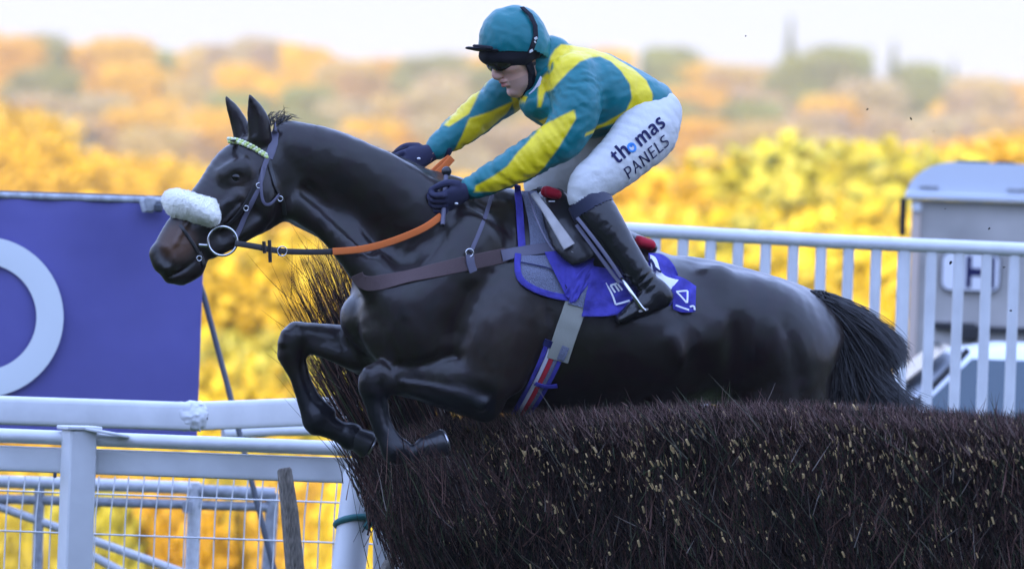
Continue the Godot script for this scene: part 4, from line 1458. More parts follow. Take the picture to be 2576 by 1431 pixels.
func build_jockey() -> void:
	var j := thing("jockey", "jockey in teal and yellow silks and white breeches crouched forward on the leaping horse", "person")
	j.transform = horse_t
	part("body", joined([[done.person], [done.face, HEAD_T]]), M.skin, j)
	part("jacket", done.jacket, M.silk, j)
	part("breeches", done.breeches, M.breeches, j)
	part("boot", done.boot, M.boot, j)
	part("boot", done.far_boot, M.boot, j)
	# boot tops and the seam below them
	var FT := room(1410, 425, 1570, 590, 0.16, 0.35, 0.006)
	FT.chain([nd(1480, 500, 0.25, 57, 0.066), nd(1492, 526, 0.258, 57, 0.064)], 0.01)
	part("boot_top", Field.solid(FT.surface(null, func(p: Vector3): return absf((p - hp(1487, 514, 0.254)).dot((hp(1512, 560, 0.27) - hp(1484, 512, 0.25)).normalized())) < 0.027)), M.boot_top, j)
	# hands
	for s in [true, false]:
		var wrist := hp(1176, 478, 0.165) if s else hp(1084, 384, -0.112)
		var knuckle := hp(1092, 522, 0.205) if s else hp(1030, 404, -0.09)
		var x := (knuckle - wrist).normalized()
		var z := Vector3(-0.3, 0.75, 0.55) if s else Vector3(-0.15, 0.9, -0.25)
		z = (z - x * x.dot(z)).normalized()
		part("glove", done.glove_near if s else done.glove_far, M.glove, j, Transform3D(Basis(x, z.cross(x), z), wrist + x * 0.022))
	for s in [[1148, 512, 0.2], [1053, 399, -0.065]]:
		var dot := SphereMesh.new()
		dot.radius = 0.0065
		dot.height = 0.008
		part("glove_stud", dot, M.white_print, j, Transform3D(Basis(), hp(s[0], s[1], s[2])))
	# helmet
	part("helmet_cover", done.cap, M.silk, j)
	var shell := part("helmet", done.shell, M.dark_cloth, j)
	var peak := room(1168, 100, 1255, 145, -0.11, 0.11, 0.0045)
	peak.chain([nd(1236, 127, 0, 6, 0.098), nd(1206, 124, 0, 4.5, 0.085), nd(1178, 120, 0, 3.5, 0.045)], 0.005)
	part("peak", Field.solid(peak.surface(null, null, 0)), M.dark_cloth, shell)
	var bow := room(1183, 100, 1250, 140, 0.0, 0.11, 0.005)
	bow.chain([nd(1192, 115, 0.02, 4, 0.006), nd(1206, 118, 0.05, 6, 0.01), nd(1234, 121, 0.088, 6, 0.012)], 0.005)
	part("peak_fold", Field.solid(bow.surface(null, null, 0)), M.dark_cloth, shell)
	# goggles over the eyes, their band up over the cover
	var G := Field.new(Vector3(-0.02, -0.05, -0.1), Vector3(0.14, 0.06, 0.1), 0.0042)
	G.chain([[Vector3(0.035, 0.008, 0.074), 0.009, 0.015], [Vector3(0.070, 0.003, 0.060), 0.013, 0.024], [Vector3(0.096, -0.001, 0.032), 0.015, 0.027], [Vector3(0.104, 0.006, 0), 0.014, 0.019], [Vector3(0.096, -0.001, -0.032), 0.015, 0.027], [Vector3(0.070, 0.003, -0.060), 0.013, 0.024], [Vector3(0.035, 0.008, -0.074), 0.009, 0.015]], 0.008, false, Vector3(0, 1, 0))
	part("goggles", Field.solid(G.surface()), M.goggle, j, HEAD_T)
	var band: Array = []
	var bn: Array = []
	var mid := hp(1292, 107, 0.0)
	for q in [[1312, 22, 0.05], [1332, 40, 0.075], [1344, 66, 0.093], [1345, 92, 0.103], [1338, 114, 0.108], [1330, 134, 0.104]]:
		var p := hp(q[0], q[1], q[2])
		band.append(mid + (p - mid) * 1.035)
		bn.append((p - mid).normalized())
	part("goggle_band", strap(band, bn, 0.020, 0.004), M.dark_cloth, j)
	for i in 4:
		var p := band[3].lerp(band[5], 0.12 + i * 0.24) as Vector3
		part("band_letter", strap([p + bn[4] * 0.005 - Vector3(0.006, 0.003, 0), p + bn[4] * 0.005 + Vector3(0.006, 0.004, 0)], [bn[4]], 0.009, 0.0015), M.white_print, j)
	# harness down the cheek to the chin and the dark collar
	var S := Field.new(Vector3(-0.09, -0.20, -0.1), Vector3(0.12, 0.06, 0.1), 0.005)
	for s in [1.0, -1.0]:
		S.chain([[Vector3(0.022, 0.03, 0.075 * s), 0.016, 0.007], [Vector3(0.012, -0.02, 0.072 * s), 0.015, 0.008], [Vector3(0.008, -0.065, 0.066 * s), 0.014, 0.008], [Vector3(0.022, -0.105, 0.050 * s), 0.012, 0.008], [Vector3(0.045, -0.132, 0.022 * s), 0.010, 0.008], [Vector3(0.05, -0.137, 0), 0.010, 0.008]], 0.004)
	S.chain([[Vector3(-0.012, -0.075, 0), 0.050, 0.058], [Vector3(-0.03, -0.125, 0), 0.056, 0.058], [Vector3(-0.07, -0.18, 0), 0.062, 0.064]], 0.01)
	part("chin_harness", Field.solid(S.surface()), M.dark_cloth, j, HEAD_T)
	part("collar_band", strap(smooth_path([hp(1366, 188, 0.064), hp(1357, 208, 0.074), hp(1346, 226, 0.07), hp(1334, 238, 0.058)], 4), [Vector3(-0.4, -0.1, 1).normalized()], 0.013, 0.005), M.white_web, j)
	# sponsor's lettering along the thigh, laid on the cloth
	var along := (hp(1655, 335, 0.2) - hp(1545, 418, 0.2))
	var ax := Vector3(along.x, along.y, 0).normalized()
	var ay := Vector3(-ax.y, ax.x, 0)
	var put := func(text: String, px: float, py: float, size: float, m: Material, bold: bool) -> void:
		var t := TextMesh.new()
		var f := SystemFont.new()
		f.font_names = PackedStringArray(["Droid Sans"])
		f.font_weight = 700 if bold else 400
		t.font = f
		t.text = text
		t.font_size = 64
		t.pixel_size = size / 64.0
		t.depth = 0.0
		t.curve_step = 1.0
		t.horizontal_alignment = HORIZONTAL_ALIGNMENT_LEFT
		var arr := t.get_mesh_arrays()
		var vs: PackedVector3Array = arr[Mesh.ARRAY_VERTEX]
		var idx := PackedInt32Array()
		if arr[Mesh.ARRAY_INDEX] != null:
			idx = arr[Mesh.ARRAY_INDEX]
		else:
			idx = PackedInt32Array(range(vs.size()))
		var at := hp(px, py, 0.25)
		var nv := PackedVector3Array()
		for v in vs:
			var p := at + ax * v.x + ay * v.y
			p.z = 0.42
			while p.z > 0.0 and FB.at(p) > 0.0032:
				p.z -= 0.001
			nv.append(p + Vector3(0, 0, 0.0005))
		part("lettering", Field.dress(nv, idx), m, j)
	put.call("th", 1534, 400, 0.067, M.navy_print, true)
	put.call("mas", 1597, 358, 0.067, M.navy_print, true)
	put.call("PANELS", 1566, 441, 0.060, M.navy_print, false)
	var ringlet: Array = []
	for i in 13:
		var an := TAU * i / 12.0
		var p := hp(1585, 371, 0.25) + ax * cos(an) * 0.0135 + ay * sin(an) * 0.0135
		p.z = 0.42
		while p.z > 0.0 and FB.at(p) > 0.001:
			p.z -= 0.001
		ringlet.append(p)
	part("emblem", strap(ringlet, [Vector3(0.1, 0.1, 1).normalized()], 0.008, 0.003), M.blue_print, j)
	var core := hp(1584, 369, 0.25) + ay * 0.004
	core.z = 0.42
	while core.z > 0.0 and FB.at(core) > 0.001:
		core.z -= 0.001
	part("emblem", strap([core - ax * 0.006, core + ax * 0.006], [Vector3(0.1, 0.1, 1).normalized()], 0.012, 0.0015), M.blue_print, j)
	# whip held in the near hand
	var w := thing("whip", "black riding whip with a round knob held upright in the jockey's near hand", "whip")
	w.transform = horse_t
	part("shaft", tube([hp(1122, 440, 0.13), hp(1119, 490, 0.165), hp(1113, 566, 0.225)], [0.008, 0.009, 0.008], 8), M.worn_leather, w)
	var knob := SphereMesh.new()
	knob.radius = 0.017
	knob.height = 0.034
	part("knob", knob, M.black_leather, w, Transform3D(Basis(), hp(1123, 431, 0.125)))


# ------------------------------------------------------------------ the fence, rails, board, vehicles
func course_materials() -> void:
	var m := mat("white_plastic", Color(0.76, 0.77, 0.78), 0.42, 0.5)
	grain(m, 0.012, 256, 1.3, 0.15, true, Vector3(1, 1, 1), 0.10)
	m = mat("white_paint", Color(0.72, 0.73, 0.74), 0.5, 0.5)
	grain(m, 0.03, 256, 2.5, 0.25, true, Vector3(1, 1, 1), 0.12)
	m = mat("galvanised", Color(0.48, 0.50, 0.53), 0.45, 0.5)
	grain(m, 0.03, 256, 2.5, 0.2, true, Vector3(1, 1, 1), 0.3)
	m = mat("wire", Color(0.70, 0.70, 0.70), 0.4, 0.5)
	m = mat("stake_wood", Color(0.42, 0.37, 0.31), 0.85, 0.3)
	grain(m, 0.05, 256, 3.0, 0.8, true, Vector3(4, 0.6, 4), 0.5)
	m = mat("twig", Color(1, 1, 1), 0.8, 0.25)
	m.vertex_color_use_as_albedo = true
	m = mat("brush_core", Color(0.012, 0.010, 0.010), 0.9, 0.2)
	grain(m, 0.05, 256, 4.0, 2.0, true, Vector3(2, 0.6, 2), 0.6)
	m = mat("banner_print", Color(0.125, 0.118, 0.37), 0.55, 0.4)
	grain(m, 0.008, 256, 0.7, 0.5, true, Vector3(1, 1, 1), 0.12)
	m = mat("banner_white", Color(0.70, 0.74, 0.76), 0.55, 0.4)
	mat("dark_steel", Color(0.05, 0.06, 0.075), 0.5)
	mat("teal_tie", Color(0.02, 0.15, 0.15), 0.6)
	m = mat("van_panel", Color(0.50, 0.47, 0.43), 0.55, 0.5)
	grain(m, 0.01, 256, 0.8, 0.3, true, Vector3(1, 1, 1), 0.2)
	mat("van_roof", Color(0.60, 0.64, 0.70), 0.35, 0.5)
	mat("trim_pale", Color(0.60, 0.48, 0.40), 0.5)
	mat("rubber", Color(0.015, 0.015, 0.017), 0.7)
	m = mat("car_paint", Color(0.70, 0.72, 0.75), 0.3, 0.5)
	m.clearcoat_enabled = true
	m.clearcoat = 0.6
	m = mat("car_glass", Color(0.05, 0.09, 0.12), 0.05, 0.6)
	mat("tyre", Color(0.02, 0.02, 0.02), 0.8)
	mat("lamp_red", Color(0.4, 0.02, 0.02), 0.2)
	m = mat("turf", Color(0.085, 0.12, 0.03), 0.9, 0.2)
	grain(m, 0.05, 512, 0.25, 3.0, true, Vector3(1, 1, 1), 0.6)
	m = mat("concrete", Color(0.34, 0.33, 0.32), 0.9, 0.3)
	mat("clod", Color(0.02, 0.016, 0.012), 0.95)


const HEDGE_SLOPE := 0.9

func hedge_z(x: float) -> float:
	return -0.25 + (x + 0.39) * HEDGE_SLOPE


# height of the fence over a place along its face, read off the skyline of the fence
func hedge_top(x: float) -> float:
	var px := CX + x * 742.0
	var ys := [[700, 1180], [900, 1140], [1000, 1085], [1100, 1040], [1300, 1024], [1400, 1026], [1500, 1020], [1600, 1014], [1700, 1007], [1800, 1004], [2000, 1011], [2200, 1024], [2400, 1036], [2576, 1046], [3000, 1066]]
	var py := 1066.0
	if px <= 700.0:
		py = 1180.0
	else:
		for i in ys.size() - 1:
			if px < ys[i + 1][0]:
				py = lerpf(ys[i][1], ys[i + 1][1], (px - ys[i][0]) / (ys[i + 1][0] - ys[i][0]))
				break
	return wz(px, py, hedge_z(x)).y


func build_fence() -> void:
	var fence := thing("brush_fence", "thick dark birch brush fence filling the lower right under the jumping horse", "brush fence")
	var lean := Vector3(-0.42, 1.0, 0.06).normalized()
	var back := Vector3(0.67, 0, -0.74)          # away from the face
	var front := -back
	var ln := lean.x / lean.y
	# solid heart of the fence
	var rows: Array = []
	var n := FastNoiseLite.new()
	n.frequency = 2.5
	for i in 61:
		var x := -0.50 + 3.1 * i / 60.0
		var h := hedge_top(x) - 0.03
		var foot := Vector3(x - ln * (h - 0.0), 0, 0)
		foot.z = hedge_z(x)
		var row: Array = []
		for k in 15:
			var p: Vector3
			if k <= 6:
				var t := k / 6.0
				p = foot + Vector3(ln * h * t, h * t, 0) + front * (0.10 * (1.0 - t) - 0.05 - 0.05 * smoothstep(0.85, 1.0, t))
			elif k <= 9:
				p = foot + Vector3(ln * h, h + 0.004 * sin(k * 2.0), 0) + back * (0.08 + (k - 7) * 0.21)
			else:
				var t := (14 - k) / 5.0
				p = foot + Vector3(ln * h * t, h * t * 0.97, 0) + back * (0.56 + 0.1 * (1.0 - t))
			p += Vector3(1, 0.4, 1) * n.get_noise_3dv(p * 2.0) * 0.03
			row.append(p)
		rows.append(row)
	part("heart", grid_mesh(rows, true, null, true), M.brush_core, fence)
	# twigs on the face and along the top
	var twig := tube([Vector3.ZERO, Vector3(0.006, 0.35, 0), Vector3(-0.004, 0.7, 0.006), Vector3(0.01, 1.0, 0)], [1.0, 0.8, 0.55, 0.2].map(func(r): return r * 0.0100), 3)
	var xf: Array = []
	var cols: Array = []
	var r := RandomNumberGenerator.new()
	r.seed = 21
	var tone := func() -> Color:
		var c := Color(0.018, 0.010, 0.009).lerp(Color(0.20, 0.105, 0.085), pow(r.randf(), 3.2))
		if r.randf() < 0.12:
			c = Color(0.03, 0.045, 0.022).lerp(Color(0.07, 0.085, 0.04), r.randf())
		if r.randf() < 0.035:
			c = Color(0.20, 0.17, 0.15)
		return c
	var place := func(p: Vector3, dir: Vector3, long: float, thick: float) -> void:
		var y := dir.normalized()
		var x := y.cross(Vector3(0.3, 0.1, 1).normalized()).normalized().rotated(y, r.randf() * TAU)
		xf.append(Transform3D(Basis(x * thick, y * long, x.cross(y) * thick), p))
		var bundle := clampf(0.95 + 1.5 * n.get_noise_3d(p.x * 3.2 + p.y * 1.2, p.y * 0.8, p.z * 3.2), 0.35, 1.7)
		cols.append(tone.call() * bundle)
	for i in 60000:
		var x := r.randf_range(-0.52, 2.25)
		var h := hedge_top(x)
		var y := h - pow(r.randf(), 1.15) * 0.95
		if y < 0.1:
			continue
		var p := Vector3(x + ln * (y - h), y, hedge_z(x)) + front * (r.randf_range(-0.075, 0.03) - 0.05 * smoothstep(h - 0.14, h, y))
		var long := 0.05 + 0.22 * pow(r.randf(), 1.6)
		var dir := lean + Vector3(r.randfn() * 0.42, r.randf_range(-0.15, 0.1), r.randf_range(-0.3, 0.45))
		p -= dir.normalized() * long * 0.6
		if p.y + dir.normalized().y * long > h + 0.012:
			p.y -= 0.08
		place.call(p, dir, long, r.randf_range(0.08, 0.21) * (2.2 if r.randf() < 0.06 else 1.0))
	for i in 40000:
		var x := r.randf_range(-0.45, 2.35)
		var h := hedge_top(x)
		var p := Vector3(x, h - 0.062 - 0.09 * pow(r.randf(), 3.0), hedge_z(x)) + back * (pow(r.randf(), 1.4) * 0.62 - 0.02 * r.randf())
		var long := r.randf_range(0.03, 0.075)
		place.call(p, Vector3(-0.35 + r.randf_range(-0.8, 0.8), 1.0, r.randf_range(-0.6, 0.6)), long, r.randf_range(0.07, 0.15))
		if r.randf() < 0.42:
			cols[cols.size() - 1] = Color(0.14, 0.08, 0.075).lerp(Color(0.40, 0.26, 0.22), pow(r.randf(), 1.6))
	for i in 160:
		var x := r.randf_range(-0.2, 2.3)
		var h := hedge_top(x)
		var p := Vector3(x, h - 0.05, hedge_z(x)) + back * r.randf_range(0.0, 0.4)
		place.call(p, Vector3(-0.3 + r.randf_range(-0.9, 0.9), 1.0, r.randf_range(-0.5, 0.5)), r.randf_range(0.06, 0.12), r.randf_range(0.10, 0.18))
	# brush pushed forward round the near fore hoof
	for i in 900:
		var q := Vector2(1075 + r.randfn() * 62.0, 1165 + r.randfn() * 34.0)
		var p := wz(q.x, q.y, r.randf_range(0.16, 0.40))
		var d := lean + Vector3(r.randfn() * 0.35, 0, r.randf_range(-0.2, 0.3))
		var long := r.randf_range(0.08, 0.22)
		place.call(p - d.normalized() * long, d, long, r.randf_range(0.08, 0.22))
	copies("twigs", twig, M.twig, fence, xf, cols)
	# long stray stems and the pale cut ends
	xf.clear()
	cols.clear()
	for i in 90:
		var x := r.randf_range(-0.4, 2.2)
		var h := hedge_top(x)
		var y := h - r.randf_range(0.1, 0.75)
		var p := Vector3(x + ln * (y - h), y, hedge_z(x)) + front * r.randf_range(0.02, 0.045)
		place.call(p, lean + Vector3(r.randf_range(-0.9, 0.5), r.randf_range(-0.3, 0.3), r.randf_range(-0.1, 0.2)), r.randf_range(0.12, 0.3), r.randf_range(0.16, 0.26))
		cols[cols.size() - 1] = Color(0.16, 0.13, 0.11).lerp(Color(0.07, 0.10, 0.05), r.randf())
	copies("stray_stems", twig, M.twig, fence, xf, cols)
	var stub := tube([Vector3(0, -0.5, 0), Vector3(0, 0.44, 0), Vector3(0, 0.5, 0)], [0.5, 0.5, 0.34], 5)
	xf.clear()
	cols.clear()
	for i in 2100:
		var x := r.randf_range(-0.35, 2.2)
		var h := hedge_top(x)
		var y := h - 0.03 - absf(r.randfn(0.0, 0.21))
		if r.randf() < 0.15:
			y = h - r.randf() * 0.8
		var p := Vector3(x + ln * (y - h), y, hedge_z(x)) + front * (r.randf_range(0.015, 0.05) - 0.05 * smoothstep(h - 0.14, h, y))
		if n.get_noise_3d(p.x * 2.6 + 40.0, p.y * 2.2, 0.0) < r.randf_range(-0.45, 0.25):
			continue
		var th := 0.002 + 0.0075 * pow(r.randf(), 3.2)
		var ax := (lean + Vector3(r.randf_range(-0.3, 0.3), r.randf_range(-0.2, 0.2), r.randf_range(0.1, 0.7))).normalized()
		var bx := ax.cross(Vector3(1, 0, 0.2)).normalized()
		xf.append(Transform3D(Basis(bx * th, ax * r.randf_range(0.006, 0.026), bx.cross(ax) * th), p))
		cols.append(Color(0.95, 0.68, 0.34).lerp(Color(0.50, 0.36, 0.18), r.randf()))
	copies("cut_ends", stub, M.twig, fence, xf, cols)

	# the taller wing of brush beyond the horse
	var wing := thing("brush_wing", "taller thin wing of birch twigs behind the horse's chest, yellow trees showing through", "brush fence wing")
	xf.clear()
	cols.clear()
	var long_twig := tube([Vector3.ZERO, Vector3(0.02, 0.25, 0), Vector3(0.008, 0.5, 0.006), Vector3(-0.015, 0.75, 0), Vector3(-0.05, 1.0, 0)], [1.0, 0.85, 0.65, 0.45, 0.15].map(func(q): return q * 0.010), 3)
	for i in 1050:
		# stems rise from the far end of the fence and fan out to the left
		var u := r.randf()
		var foot_px := lerpf(1010, 1230, u) + r.randf_range(-25, 25)
		var tip_px := lerpf(715, 960, pow(u, 0.8)) + r.randfn() * 26.0
		var tip_py := lerpf(600, 520, u) + 300.0 * pow(r.randf(), 1.5) + (1.0 - u) * r.randf() * 120.0
		var z := hedge_z((foot_px - CX) / 742.0) - 0.28 - r.randf() * 0.35
		var a := wz(foot_px, 1330, z)
		var b := wz(tip_px, tip_py, z - r.randf_range(-0.05, 0.12))
		# cut the stems so that they start near the fence
		a = a.lerp(b, r.randf_range(0.0, 0.45))
		place.call(a, b - a, (b - a).length(), r.randf_range(0.14, 0.30))
		if r.randf() < 0.7:
			var q := a.lerp(b, r.randf_range(0.35, 0.95))
			place.call(q, (b - a).normalized() + Vector3(r.randf_range(-0.7, 0.5), r.randf_range(-0.2, 0.2), r.randf_range(-0.3, 0.3)), r.randf_range(0.08, 0.22), r.randf_range(0.08, 0.18))
	# loose stems along the leaning end of the fence itself
	for i in 900:
		var t := r.randf()
		var e := Vector2(1085, 1440).lerp(Vector2(850, 1080), t)
		var z := hedge_z((e.x - CX) / 742.0) + r.randf_range(-0.2, 0.1)
		var b := wz(e.x + r.randfn() * 26.0 + 20, e.y + r.randf_range(-30, 40), z)
		var d := Vector3(-0.5 + r.randf_range(-0.35, 0.25), 1.0, r.randf_range(-0.2, 0.2)).normalized()
		var long := r.randf_range(0.12, 0.4)
		place.call(b - d * long, d, long, r.randf_range(0.12, 0.3))
	copies("twigs", long_twig, M.twig, wing, xf, cols)


func rail_between(a: Vector3, b: Vector3, high: float, deep: float, round_: bool) -> ArrayMesh:
	var rows: Array = []
	for e in 9:
		var p := a.lerp(b, e / 8.0)
		var row: Array = []
		for k in 20:
			var an := TAU * k / 20.0
			var c := cos(an)
			var s := sin(an)
			var pw := 1.0 if round_ else 0.45
			row.append(p + Vector3(0, signf(s) * pow(absf(s), pw) * high * 0.5, signf(c) * pow(absf(c), pw) * deep * 0.5))
		rows.append(row)
	return grid_mesh(rows, true, null, true)


func build_rails() -> void:
	# --- the near running rail on the left: round rail, board below, post
	var z := -1.3
	var rail := thing("running_rail", "white plastic running rail with a board below it at the lower left, in front", "rail", Vector3.ZERO, "white rails of the course")
	part("top_rail", rail_between(wz(-300, 1084, z), wz(930, 1131, z), 0.052, 0.06, true), M.white_plastic, rail)
	part("board", rail_between(wz(-300, 1142, z - 0.02), wz(960, 1187, z - 0.02), 0.092, 0.035, false), M.white_plastic, rail)
	# square post turned a little so that two faces show
	var foot := wz(192, 1262, z + 0.03)
	var top := wz(207, 1080, z + 0.03).y
	var post := thing("rail_post", "square white rail post with a flat cap at the lower left", "post", Vector3(foot.x, 0, foot.z))
	var turn := Basis(Vector3.UP, deg_to_rad(-62.0))
	part("post", box(Vector3(0.085, top, 0.105), 0.006), M.white_plastic, post, Transform3D(turn, Vector3(0, top * 0.5, 0)))
	part("cap", box(Vector3(0.10, 0.014, 0.135), 0.004), M.white_paint, post, Transform3D(turn, Vector3(0, top + 0.005, 0)))
	part("rail_bracket", box(Vector3(0.16, 0.01, 0.05), 0.004), M.white_paint, post, Transform3D(Basis(Vector3.BACK, -0.14), Vector3(0.10, top - 0.008, 0.02)))
	part("bolt", box(Vector3(0.012, 0.02, 0.012), 0.003), M.dark_steel, post, Transform3D(Basis(), Vector3(-0.08, top - 0.165, 0.03)))
	# --- the bent rail behind: two lengths meeting in a crumpled joint
	z = -2.4
	var bent := thing("bent_running_rail", "thick white rail with a crumpled taped joint where it bends, below the purple board", "rail", Vector3.ZERO, "white rails of the course")
	part("rail_length", rail_between(wz(-300, 1022, z), wz(478, 1048, z), 0.108, 0.075, false), M.white_plastic, bent)
	part("rail_length", rail_between(wz(474, 1048, z), wz(900, 1031, z - 0.9), 0.108, 0.075, false), M.white_plastic, bent)
	var F := Field.new(wz(440, 1100, z - 0.1), wz(520, 990, z + 0.1), 0.0065)
	F.chain([[wz(462, 1047, z), 0.056, 0.042], [wz(494, 1047, z), 0.058, 0.043]], 0.01)
	var n := FastNoiseLite.new()
	n.frequency = 30.0
	n.fractal_octaves = 2
	F.swell(func(p: Vector3): return n.get_noise_3d(p.x * 1.0, p.y * 1.6, p.z) * 0.009)
	part("taped_joint", Field.solid(F.surface(null, null, 4)), M.white_plastic, bent)
	var low := thing("low_running_rail", "far thin white rail showing just under the bent rail", "rail", Vector3.ZERO, "white rails of the course")
	part("rail_length", tube([wz(560, 1092, -4.2), wz(700, 1083, -4.3), wz(800, 1082, -4.4), wz(1100, 1120, -4.6)], 0.022, 12), M.white_plastic, low)
	# --- white leaning post with a teal tie, beside the end of the brush
	var lp := thing("leaning_post", "round white leaning post with a teal tie at the foot of the brush fence", "post")
	var p0 := wz(905, 1190, -0.95)
	var p1 := wz(868, 1500, -0.85)
	part("post", tube([p0 + (p0 - p1) * 0.02, p0, p0.lerp(p1, 0.5), p1 + (p1 - p0) * 1.4], [0.052, 0.058, 0.06, 0.062], 18), M.white_plastic, lp)
	var tie: Array = []
	for i in 13:
		var an := TAU * i / 12.0
		var c := p0.lerp(p1, 0.40)
		tie.append(c + Vector3(cos(an) * 0.064, sin(an) * 0.02 + cos(an) * 0.01, sin(an) * 0.064))
	part("tie", tube(tie, 0.012, 8), M.teal_tie, lp)
	part("tie_knot", tube([p0.lerp(p1, 0.30) + Vector3(0.05, 0.01, 0.04), p0.lerp(p1, 0.36) + Vector3(0.066, 0, 0.045), p0.lerp(p1, 0.44) + Vector3(0.045, 0, 0.055)], [0.012, 0.02, 0.013], 8), M.teal_tie, lp)
	var wp := thing("white_board_post", "white square post half hidden behind the brush twigs", "post")
	part("post", box(Vector3(0.12, 1.3, 0.04), 0.006), M.white_paint, wp, Transform3D(Basis(Vector3.BACK, 0.03), Vector3(wz(985, 1330, -1.15).x, 0.65, -1.15)))
	var st := thing("lower_stake", "grey wooden stake poking from the foot of the brush", "stake", Vector3.ZERO, "wooden stakes")
	part("stake", tube([wz(1000, 1372, -0.78), wz(955, 1470, -0.72), wz(900, 1600, -0.66)], [0.018, 0.026, 0.028], 10), M.stake_wood, st)
	# --- wooden stake in front of the mesh
	var stake := thing("wooden_stake", "weathered grey wooden stake leaning before the white rail board", "stake", Vector3.ZERO, "wooden stakes")
	part("stake", tube([wz(714, 1177, -1.1), wz(715, 1183, -1.1), wz(728, 1290, -1.1), wz(742, 1440, -1.1), wz(775, 1800, -1.1)], [0.020, 0.026, 0.031, 0.034, 0.036], 14), M.stake_wood, stake)
	# --- wire mesh panel behind
	z = -1.9
	var mesh := thing("wire_mesh_panel", "white welded wire mesh panel below the rail board at the lower left", "mesh panel")
	for i in 28:
		var x := -60 + i * 37.6
		var jit := 2.0 * sin(i * 2.3)
		part("wire", tube([wz(x + 8 + jit, 1198, z), wz(x - 2, 1300, z), wz(x - 14, 1600, z)], 0.0026, 6), M.wire, mesh)
	for k in 4:
		var a := wz(-90, 1231 + k * 101, z + 0.005)
		var b := wz(1000, 1270 + k * 101, z + 0.005)
		part("cross_wire", tube([a, a.lerp(b, 0.5), b], 0.0032, 6), M.wire, mesh)
	# --- white gate of tubes further back
	z = -5.2
	var gate := thing("white_gate", "white tubular metal gate with diagonal braces behind the wire mesh", "gate")
	var bar := func(called: String, ax: float, ay: float, bx: float, by: float, wide: float, m: Material) -> void:
		part(called, tube([wz(ax, ay, z), wz(bx, by, z)], wide, 12), m, gate)
	bar.call("top_bar", -120, 1208, 500, 1228, 0.026, M.white_paint)
	bar.call("second_bar", -120, 1252, 690, 1276, 0.020, M.galvanised)
	bar.call("top_bar", 500, 1236, 692, 1244, 0.028, M.galvanised)
	bar.call("upright", 490, 1215, 478, 1500, 0.028, M.white_paint)
	bar.call("upright", 686, 1240, 668, 1500, 0.026, M.galvanised)
	bar.call("upright", 98, 1212, 90, 1500, 0.022, M.galvanised)
	bar.call("brace", -40, 1262, 490, 1452, 0.018, M.white_paint)
	bar.call("brace", 180, 1372, 330, 1452, 0.018, M.white_paint)
	part("hinge", tube([wz(470, 1262, z + 0.05), wz(470, 1290, z + 0.05)], 0.02, 8), M.galvanised, gate)
	# --- palisade rail on the right
	z = -5.2
	var right := thing("palisade_rail", "white rail with upright balusters behind the horse's hindquarters on the right", "rail", Vector3.ZERO, "white rails of the course")
	part("top_rail", tube([wz(1500, 573, z), wz(2100, 608, z), wz(2760, 636, z)], 0.0285, 20), M.white_plastic, right)
	for i in 17:
		var px := 1509.0 + i * 69.7
		var p := wz(px, 640, z)
		var t := wz(px, 600 + (px - 1677) * 0.035, z).y
		var w := 0.052 if i == 11 else 0.045
		part("baluster", rail_between_upright(p.x, z - 0.004, t, w), M.white_plastic, right)
	part("foot_rail", rail_between(wz(1500, 1320, z), wz(2760, 1364, z), 0.05, 0.05, true), M.white_plastic, right)


func rail_between_upright(x: float, z: float, top: float, wide: float) -> ArrayMesh:
	var rows: Array = []
	for y in [-0.02, top * 0.5, top]:
		var row: Array = []
		for k in 16:
			var an := TAU * k / 16.0
			row.append(Vector3(x + signf(cos(an)) * pow(absf(cos(an)), 0.6) * wide * 0.5, y, z + signf(sin(an)) * pow(absf(sin(an)), 0.6) * 0.018))
		rows.append(row)
	rows.reverse()
	return grid_mesh(rows, true, null, true)


